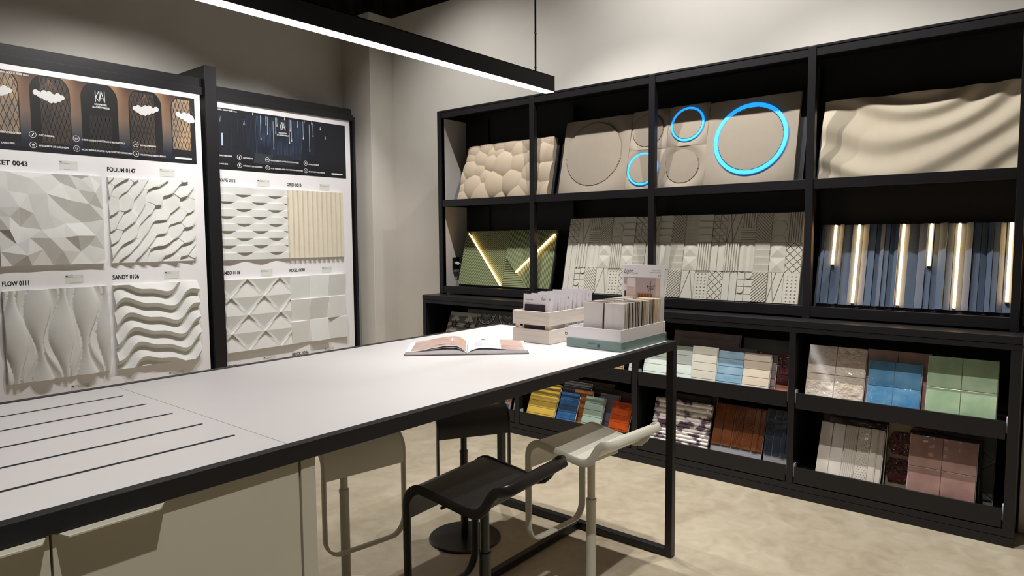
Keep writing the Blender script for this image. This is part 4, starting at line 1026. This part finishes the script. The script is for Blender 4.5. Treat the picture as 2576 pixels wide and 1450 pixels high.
# ================================================================== STOOLS
def make_stool(m, zs, label, loc, yaw, group):
    """low-back bar stool: one closed band frame with seat shell, gas column and round base. local +Y = footrest side"""
    t = thing('bar_stool', label, 'bar stool', (loc[0], loc[1], 0), (0, 0, yaw), group)
    hw = .170; df = .175; R = .062; bt, bw = .010, .030    # band thickness / width
    # side profile (y, z) from the footrest up over the seat to the back lip
    prof = []
    fz = zs-.405
    for z in (fz+.07, zs-.25, zs-.15, zs-R): prof.append((df, z))
    for k in range(1, 9):
        a_ = k/8*PI/2*.97; prof.append((df-R+R*math.cos(a_), zs-R+R*math.sin(a_)))
    prof += [(.06, zs-.008), (0, zs-.017), (-.05, zs-.025), (-.088, zs-.028)]
    prof += [(-.112, zs-.022), (-.132, zs-.004), (-.147, zs+.020), (-.160, zs+.040), (-.176, zs+.054)]
    # frame path: right side down to footrest, across, left side up, across the back
    pts = []
    for y, z in prof: pts.append(Vector((hw, y, z)))
    last = Vector((hw, prof[-1][0], prof[-1][1]))
    # back corner: rounded across
    back = []
    for k in range(1, 8):
        a_ = k/8*PI/2; back.append(Vector((hw-.045+.045*math.cos(a_), last.y-.040*math.sin(a_), last.z+.010*math.sin(a_))))
    foot = []
    for k in range(1, 8):
        a_ = k/8*PI/2; foot.append(Vector((hw-.065+.065*math.cos(a_), df, fz+.07-.07*math.sin(a_))))
    right = [p for p in reversed(foot)]+pts+back
    mir = lambda L: [Vector((-p.x, p.y, p.z)) for p in L]
    loop = right+[Vector((x, last.y-.040, last.z+.010)) for x in (.09, 0, -.09)]+list(reversed(mir(right)))+[Vector((x, df, fz)) for x in (-.06, 0, .06)]
    # band: wide face is across the path direction and stays vertical-ish outward
    n = len(loop); path = []
    for i, p in enumerate(loop):
        d = (loop[(i+1) % n]-loop[i-1]).normalized()
        # width direction: inside the seat zone the band stands on edge (vertical plane normal = x)
        edge = 1.0
        if abs(p.x) > hw-.001: side = Vector((1, 0, 0)); wdir = d.cross(side).normalized()
        else:
            if p.y > 0:    # footrest corner and bar: wide face horizontal, in y
                side = Vector((0, 0, 1)).cross(Vector((0, 1, 0))); wdir = Vector((0, 1, 0)); side = d.cross(wdir).normalized()
            else: wdir = d.cross(Vector((0, .35, .94))).normalized(); wdir = Vector((0, .35, .94)).normalized(); side = d.cross(wdir).normalized()
        path.append([p, side, wdir])
    # keep orientation continuous
    for i in range(1, n):
        if path[i][1].dot(path[i-1][1]) < 0: path[i][1] = -path[i][1]
        if path[i][2].dot(path[i-1][2]) < 0: path[i][2] = -path[i][2]
    c = .004
    prof4 = [(-bt/2, -bw/2+c), (-bt/2+c*.6, -bw/2), (bt/2-c*.6, -bw/2), (bt/2, -bw/2+c), (bt/2, bw/2-c), (bt/2-c*.6, bw/2), (-bt/2+c*.6, bw/2), (-bt/2, bw/2-c)]
    mb = MB(); mb.sweep(path, prof4, 0, True, True)
    fr = mb.build('band_frame', m, t, 0, True)
    for p_ in fr.data.polygons: p_.use_smooth = True
    es = fr.modifiers.new('edges', 'EDGE_SPLIT'); es.split_angle = math.radians(35)
    # seat shell: between the bands, from just below the front bend to the dip and up to the back
    pr2 = [(df+.001, zs-.112), (df+.001, zs-.085)]+prof[3:]; pr2 = [q for q in pr2]
    sh = []; iw = hw-.004
    up_ = [Vector((0, y, z)) for y, z in pr2]
    mb = MB(); vs = []; k = len(pr2)
    for i, p in enumerate(up_):
        d = (up_[min(i+1, k-1)]-up_[max(i-1, 0)]).normalized(); nn = Vector((0, -d.z, d.y)); nn = -nn if (nn.z < 0 or (abs(nn.z) < .2 and nn.y < 0)) else nn
        w_ = iw if i < k-1 else iw-.012
        a_ = p+nn*.011; b_ = p+nn*.004
        for q, xx in ((a_, -w_), (a_, w_), (b_, w_), (b_, -w_)): vs.append((xx, q.y, q.z))
    fs = []
    for i in range(k-1):
        for j in range(4): fs.append((i*4+j, i*4+(j+1) % 4, (i+1)*4+(j+1) % 4, (i+1)*4+j))
    fs += [(3, 2, 1, 0), ((k-1)*4, (k-1)*4+1, (k-1)*4+2, (k-1)*4+3)]
    mb.add(vs, fs, 0, True); o = mb.build('seat', m, t, 0, True)
    for p_ in o.data.polygons: p_.use_smooth = True
    es = o.modifiers.new('edges', 'EDGE_SPLIT'); es.split_angle = math.radians(35)
    # back lip surface across
    mb = MB(); ly, lz_ = prof[-1]
    A = [(-iw+.012, ly, lz_+.006), (iw-.012, ly, lz_+.006), (iw-.04, ly-.038, lz_+.020), (-iw+.04, ly-.038, lz_+.020)]
    mb.add(A+[(x, y+.003, z-.008) for x, y, z in A], [(0, 3, 2, 1), (4, 5, 6, 7), (0, 1, 5, 4), (1, 2, 6, 5), (2, 3, 7, 6), (3, 0, 4, 7)]); mb.build('back_lip', m, t, .002)
    # mechanism, lever, column, base
    MB().box(-.07, .07, -.08, .08, zs-.05, zs-.022).build('seat_plate', m, t, .006)
    mb = MB(); mb.cyl((-.04, .03, zs-.045), (-.15, .05, zs-.05), .005, n=10); mb.build('height_lever', m, t)
    MB().cyl((0, 0, .30), (0, 0, zs-.04), .0150, n=28).build('piston', m, t)
    mb = MB(); mb.cyl((0, 0, .008), (0, 0, zs-.235), .0190, n=28); mb.cyl((0, 0, zs-.243), (0, 0, zs-.232), .0205, n=28); mb.build('column', m, t)
    mb = MB(); mb.cyl((0, 0, 0), (0, 0, .006), .175, n=64); mb.cyl((0, 0, .006), (0, 0, .010), .175, n=64, r2=.170); mb.build('base_plate', m, t)
    return t
GS = 'bar stools around the table'
make_stool(STOOLW, .690, 'white bar stool pushed under the far side of the table beside the base cabinet', (1.612, 2.209), 2.984, GS)
make_stool(BLACKS, .668, 'black bar stool pushed under the far side of the table', (2.320, 2.219), 2.606, GS)
make_stool(BLACKS, .694, 'black bar stool standing at the near side of the table', (1.552, 1.397), .073, GS)
make_stool(STOOLW, .678, 'white bar stool at the near side of the table end', (2.169, 1.393), -.072, GS)

# ================================================================== ON THE TABLE
# --- slatted crate of sample cards (its long side runs along +x)
CX0, CX1, CY0, CY1 = 2.345, 2.752, 1.722, 1.926
t = thing('wooden_crate', 'small whitewashed slatted wooden crate full of sample cards on the table', 'crate', (CX0, CY0, TZ))
L_, B_ = CX1-CX0, CY1-CY0
for z0_, z1_ in ((.0, .0605), (.0795, .140)):
    MB().box(0, .010, 0, B_, z0_, z1_).build('end_slat', WOODW, t, .0008)
    MB().box(L_-.010, L_, 0, B_, z0_, z1_).build('end_slat', WOODW, t, .0008)
    MB().box(.010, L_-.010, 0, .008, z0_, z1_).build('side_slat', WOODW, t, .0008)
    MB().box(.010, L_-.010, B_-.008, B_, z0_, z1_).build('side_slat', WOODW, t, .0008)
for x_, y_ in ((.010, .008), (.010, B_-.026), (L_-.022, .008), (L_-.022, B_-.026)): MB().box(x_, x_+.012, y_, y_+.018, .002, .136).build('corner_post', mat('raw_pine', (222, 196, 170), .6, var=.04), t)
MB().box(.010, L_-.010, .008, B_-.008, .002, .008).build('floor_board', WOODW, t)
mb = MB(); text(mb, 'terratinta', .117, .030, -.0006, .17, .0175, 0, 0, .01); mb.build('crate_lettering', INK, t)
mb = MB()
for y_ in (.015, B_-.015):
    for z_ in (.015, .045, .095, .125): mb.cyl((0, y_, z_), (-.0006, y_, z_), .0011, n=8)
mb.build('nails', GINK, t)
# sample cards inside the crate
GC = 'sample cards standing in the wooden crate'
rc = random.Random(5)
swcols = [('swatch_black', (44, 34, 44)), ('swatch_grey', (150, 146, 140)), ('swatch_umber', (110, 84, 66)), ('swatch_sand', (204, 180, 156)), ('swatch_bone', (222, 214, 202)), ('swatch_char', (66, 62, 62))]
def card(x, y0, wd, hgt, lean, swc, label, front=False, script='Stuk'):
    # local X runs along -y (to the right seen from the table end), front faces -x
    t = thing('sample_card', label, 'sample card', (x, y0+wd, TZ+.009), (-math.radians(lean), 0, RZ), GC)
    MB().box(0, wd, 0, .0018, 0, hgt).build('card', CARDW, t)
    sw = MB(); nt_ = 6
    for k in range(nt_): sw.box(.010+k*(wd-.028)/nt_+.0004, .010+(k+1)*(wd-.028)/nt_-.0004, -.0035, 0, .010, hgt*.775 if front else hgt*.72)
    sw.build('swatch', mat(*swc, .55), t)
    mb = MB(); 
    if front: text(mb, 'BLACK SWAN', .012, hgt-.029, -.0008, .042, .0055, 0, 0, .0); text(mb, 'natural', .012, hgt-.040, -.0008, .025, .003, 0, 0, 0)
    text(mb, script, wd-.040, hgt-.026, -.0008, .026, .013, 0, .35, -.004)
    mb.build('card_print', INK, t)
    return t
card(CX0+.018, CY0+.022, .140, .206, 2.5, swcols[0], 'front sample card with dark plum strips and the words BLACK SWAN in the crate', True)
x = CX0+.040
k = 0
while x < CX1-.035:
    sw = swcols[(k*5+2) % 6] if k % 3 else swcols[4]
    ln = 9-8*k/26+rc.uniform(-1, 1)
    card(x, CY0+.012+rc.uniform(0, .022), .150, .195+.010*rc.random()+.0004*k, ln, sw, 'white sample card with a colour swatch, standing behind the BLACK SWAN card')
    x += .0125+rc.uniform(-.001, .003); k += 1
# --- sample box
BX0, BX1, BY0, BY1 = 2.363, 2.762, 1.376, 1.644
t = thing('sample_box', 'open white box with a dusty teal sleeve holding tile samples, at the table corner', 'box', (BX0, BY0, TZ))
L_, B_ = BX1-BX0, BY1-BY0
def tray4(mb, x0, x1, y0, y1, z0, z1, th):
    mb.box(x0, x0+th, y0, y1, z0, z1); mb.box(x1-th, x1, y0, y1, z0, z1); mb.box(x0+th, x1-th, y0, y0+th, z0, z1); mb.box(x0+th, x1-th, y1-th, y1, z0, z1)
mb = MB(); tray4(mb, 0, L_, 0, B_, 0, .0375, .003); mb.build('sleeve', TEAL, t, .0006)
mb = MB(); tray4(mb, .004, L_-.004, .004, B_-.004, .0015, .0875, .003); mb.box(.007, L_-.007, .007, B_-.007, .0015, .0055); mb.build('tray', CARDW, t, .0005)
mb = MB(); text(mb, 'TERRATINTA', 0, .0205, -.0006, .042, .0055, 0, 0, .0)
for k in range(4): mb.box(.047, .047+.013-.002*(k % 2), -.0008, -.0006, .024-.005*k-.003, .024-.005*k)
M_rot = Matrix.Rotation(-PI/2, 4, 'Z'); mb.xf(Matrix.Translation((-.0002, .160, 0)) @ M_rot)
n0 = len(mb.v); text(mb, 'TERRATINTA', L_-.055, .024, -.0006, .032, .0045, 0, 0, .0); 
for k in range(3): mb.box(L_-.018, L_-.006, -.0008, -.0006, .024-.005*k-.002, .024-.005*k+.001)
text(mb, 'Stuk', .012, .010, -.0006, .030, .009, 0, .35, -.004)
mb.build('box_lettering', mat('dark_green_ink', (66, 82, 78), .6), t)
# sign card at the back of the box
t = thing('sign_card', 'tall white card with the handwritten word Light above an interior picture, behind the tile samples', 'sign', (2.737, 1.592, TZ+.008), (-math.radians(1.5), 0, RZ))
Ws, Hs = .212, .330
MB().box(0, Ws, 0, .004, 0, Hs).build('card', CARDW, t, .0005)
px0, px1, pz0, pz1 = .008, .192, .115, .272
mb = MB(); yy = -.0008
cols = [('pic_wall', (176, 158, 156)), ('pic_wood', (176, 118, 76)), ('pic_white', (226, 214, 212)), ('pic_dark', (52, 42, 44)), ('pic_floor', (164, 140, 136)), ('pic_beige', (206, 184, 170)), ('pic_shelf', (120, 78, 54))]
def pbx(a_, b_, c_, d_, m_, l=1): mb.box(px0+(px1-px0)*a_, px0+(px1-px0)*b_, yy-.00025*l, yy, pz0+(pz1-pz0)*c_, pz0+(pz1-pz0)*d_, m_)
pbx(0, 1, 0, 1, 0); pbx(0, 1, 0, .22, 4, 2); pbx(.08, .34, .30, .95, 5, 2); pbx(.1, .32, .72, .98, 2, 3); pbx(0, .08, .3, .8, 2, 3); pbx(.02, .07, .22, .6, 3, 4)
pbx(.14, .31, .24, .40, 1, 4); pbx(.27, .34, .16, .32, 3, 5); pbx(.38, .80, .22, .56, 1, 4)
for k in range(5): pbx(.415+k*.078, .475+k*.078, .24, .38, 6, 5); pbx(.415+k*.078, .475+k*.078, .41, .53, 6, 5); pbx(.43+k*.078, .45+k*.078, .26, .33, 2, 6)
pbx(.88, 1, .22, 1, 5, 3); pbx(.945, .955, .4, .7, 0, 4); pbx(.52, .98, .17, .20, 3, 6); pbx(.55, .565, .02, .17, 3, 6); pbx(.92, .935, .02, .17, 3, 6); pbx(.56, .95, .20, .225, 2, 6)
pbx(.64, .86, .75, .757, 3, 5); pbx(.7, .84, .68, .687, 3, 5); pbx(.745, .752, .55, .9, 3, 5); pbx(0, .5, .0, .12, 2, 5)
mb.disc(px0+(px1-px0)*.67, pz0+(pz1-pz0)*.75, .0045, yy-.002, 3, 14)
for a_, b_ in ((.86, .78), (.8, .68), (.7, .62)): mb.disc(px0+(px1-px0)*a_, pz0+(pz1-pz0)*b_, .002, yy-.002, 3, 10)
mb.build('interior_picture', [mat(a_, b_, .5) for a_, b_ in cols], t)
mb = MB(); text(mb, 'Light', .008, .292, -.0008, .047, .020, 0, .35, -.006); text(mb, '6 mm', .057, .286, -.0008, .022, .008, 0, .3, -.004)
text(mb, 'Strength, lightness,', .196, .3035, -.0008, .045, .004, 0, 0, .0, 'r'); text(mb, 'flexibility, and durability', .196, .2945, -.0008, .054, .004, 0, 0, .0, 'r')
text(mb, '6', .182, .279, -.0008, .004, .006, 0, 0, 0); mb.box(.188, .196, -.0009, -.0007, .2835, .2845); mb.box(.188, .196, -.0009, -.0007, .279, .280)
mb.build('sign_lettering', INK, t)
# two rows of small tile samples
GS2 = 'small tile samples standing in two rows in the open box'
chipc = [('chip_white', (238, 230, 228), (228, 220, 218)), ('chip_bone', (220, 208, 194), (206, 194, 180)), ('chip_olive', (120, 112, 84), (86, 80, 62)), ('chip_green_black', (42, 46, 42), (96, 100, 84)), ('chip_graphite', (66, 64, 62), (92, 88, 82)), ('chip_black', (30, 30, 32), (60, 62, 62)), ('chip_taupe', (150, 136, 122), (170, 156, 142)), ('chip_sand', (196, 176, 146), (212, 196, 172)), ('chip_walnut', (104, 84, 66), (140, 116, 92)), ('chip_gold', (186, 150, 100), (206, 176, 128)), ('chip_cream', (226, 214, 192), (216, 200, 176))]
order = [0, 0, 1, 2, 1, 3, 1, 4, 3, 5, 1, 5, 6, 6, 7, 1, 8, 6, 4, 9, 7, 10, 10, 10]
for row, y_ in enumerate((1.382, 1.484)):
    for k in range(24):
        c_ = chipc[order[k] if row == 0 else [0, 8, 6, 4, 8, 1][k % 6] if k else 0]
        first = k == 0
        lab = ('pale veined tile sample at the front of the left row in the box' if row else 'plain off-white tile sample at the front of the right row in the box') if first else ('tile sample in the left row of the box, behind the veined one' if row else 'tile sample in the right row of the box, behind the off-white one')
        x_ = 2.386+k*.0138+(.0 if k == 0 else .004)
        t = thing('tile_chip', lab, 'tile sample', (x_, y_+.092, TZ+.0065), (-math.radians(3.2 if k == 0 else 2.0), 0, RZ), GS2)
        m_ = mat('chip_marble', (228, 220, 218), .35, c2=(196, 186, 184), vs=5, ramp=(.56, .66), stretch=(1, 1, .5), detail=6) if (first and row) else mat(c_[0], c_[1], .45, c2=c_[2], vs=30)
        MB().box(0, .092, 0, .0055, 0, .186).build('tile', m_, t, .0006)
        MB().box(.0005, .0915, .0056, .0085, .0005, .1855).build('back_layer', CARDW if k % 2 else mat('chip_core', (206, 196, 184), .6), t)
# --- open catalogue
t = thing('open_catalogue', 'thick open catalogue with wood pictures lying on the white table', 'book', (1.945, 1.837, TZ), (0, 0, math.atan2(-.740, .672)))
HW, DP = .250, .262
mb = MB(); mb.box(-HW, -.006, 0, DP, 0, .0025); mb.box(.006, HW, 0, DP, 0, .0025); mb.box(-.006, .006, 0, DP, 0, .0012); mb.build('cover', mat('book_cover', (110, 92, 88), .4), t, .0008)
def sheet(side, prof, y0, y1, th, m, name, x_clip=None):
    mb = MB(); vs = []; k = len(prof)
    for yv in (y0, y1):
        for s_, z_ in prof: vs.append((side*s_, yv, z_))
    for yv in (y0, y1):
        for s_, z_ in prof: vs.append((side*s_, yv, max(.0026, z_-th)))
    fs = []
    for i in range(k-1):
        q = (i, i+1, k+i+1, k+i); fs.append(q if side > 0 else q[::-1])
        q = (2*k+i, 2*k+i+1, 3*k+i+1, 3*k+i); fs.append(q[::-1] if side > 0 else q)
        fs.append((i, 2*k+i, 2*k+i+1, i+1)); fs.append((k+i, k+i+1, 3*k+i+1, 3*k+i))
    fs += [(0, k, 3*k, 2*k), (k-1, 3*k-1+k, 2*k-1, k-1)] if False else []
    fs += [(0, k, 3*k, 2*k), (k-1, 3*k-1, 4*k-1, 2*k-1)]
    mb.add(vs, fs, 0, False); return mb.build(name, m, t)
def pf(hmax, xpk, hend, n=16, xe=.244):
    out = []
    for i in range(n+1):
        s_ = .001+(xe-.001)*i/n
        if s_ < xpk: q = s_/xpk; h = .006+(hmax-.006)*math.sin(q*PI/2)**.8
        else: q = (s_-xpk)/(xe-xpk); h = hend+(hmax-hend)*(.5+.5*math.cos(q*PI))
        out.append((s_, h))
    return out
PG = mat('page_block', (214, 208, 212), .7, var=.05, vs=400, stretch=(1, 1, 1))
PW = mat('print_pale_wood', (206, 180, 170), .35, c2=(180, 148, 136), vs=4, stretch=(3, 14, 1), ramp=(.4, .6))
sheet(-1, pf(.020, .06, .012), .003, DP-.003, .05, PG, 'page_block')
sheet(1, pf(.018, .06, .013), .003, DP-.003, .05, PG, 'page_block')
sheet(-1, pf(.030, .058, .0132), .002, DP-.002, .0006, PAPER, 'page')
sheet(-1, pf(.038, .055, .0142), .002, DP-.002, .0006, PAPER, 'page')
sheet(1, pf(.026, .058, .0142), .002, DP-.002, .0006, PAPER, 'page')
def overlay(side, hm, he, s0, s1, y0, y1, m, name, dz=.0004):
    P_ = pf(hm, .055 if side < 0 else .058, he, 60); pr = [(s_, z_+dz) for s_, z_ in P_ if s0 <= s_ <= s1]
    mb = MB(); k = len(pr); vs = [(side*s_, yv, z_) for yv in (y0, y1) for s_, z_ in pr]
    mb.add(vs, [((i, i+1, k+i+1, k+i) if side > 0 else (i, k+i, k+i+1, i+1)) for i in range(k-1)], 0, True); return mb.build(name, m, t)
overlay(-1, .038, .0142, .004, .226, .012, DP-.004, PW, 'wood_picture')
GR = mat('print_page_grey', (188, 184, 190), .5)
for yv in (.08,): overlay(-1, .038, .0142, .02, .03, yv, yv+.12, mat('print_gold_wood', (196, 160, 110), .4), 'wood_picture', .0007)
overlay(-1, .038, .0142, .085, .115, .035, .06, mat('print_dark_wood', (140, 108, 96), .4), 'wood_picture', .0007)
for a_, b_, c_, d_ in ((.060, .066, .13, .20), (.048, .076, .155, .160), (.182, .187, .09, .16), (.172, .197, .122, .127)): overlay(-1, .038, .0142, a_, b_, c_, d_, PAPER, 'print_mark', .0008)
overlay(1, .026, .0142, .138, .232, .004, .125, PW, 'wood_picture'); overlay(1, .026, .0142, .138, .232, .130, DP-.006, PW, 'wood_picture')
for k in range(9): overlay(1, .026, .0142, .028, .112, .055+k*.015, .055+k*.015+.004, GR, 'text_line')
overlay(1, .026, .0142, .055, .080, .215, .235, mat('print_oval', (120, 104, 108), .4), 'picture')

# ================================================================== put every group origin at the foot of its thing
bpy.context.view_layer.update()
for o in list(scene.objects):
    if o.type == 'EMPTY' and o.parent is None and o.children:
        pts = []
        for ch in o.children_recursive:
            if ch.type == 'MESH':
                M = o.matrix_world.inverted() @ ch.matrix_world
                pts += [M @ Vector(c) for c in ch.bound_box]
        if not pts: continue
        lo = Vector((min(p.x for p in pts), min(p.y for p in pts), min(p.z for p in pts))); hi = Vector((max(p.x for p in pts), max(p.y for p in pts), max(p.z for p in pts)))
        c = Vector(((lo.x+hi.x)/2, (lo.y+hi.y)/2, lo.z if o.name != 'pendant_lamp' else lo.z))
        for ch in o.children: ch.location = ch.location-c
        o.location = o.matrix_world @ c
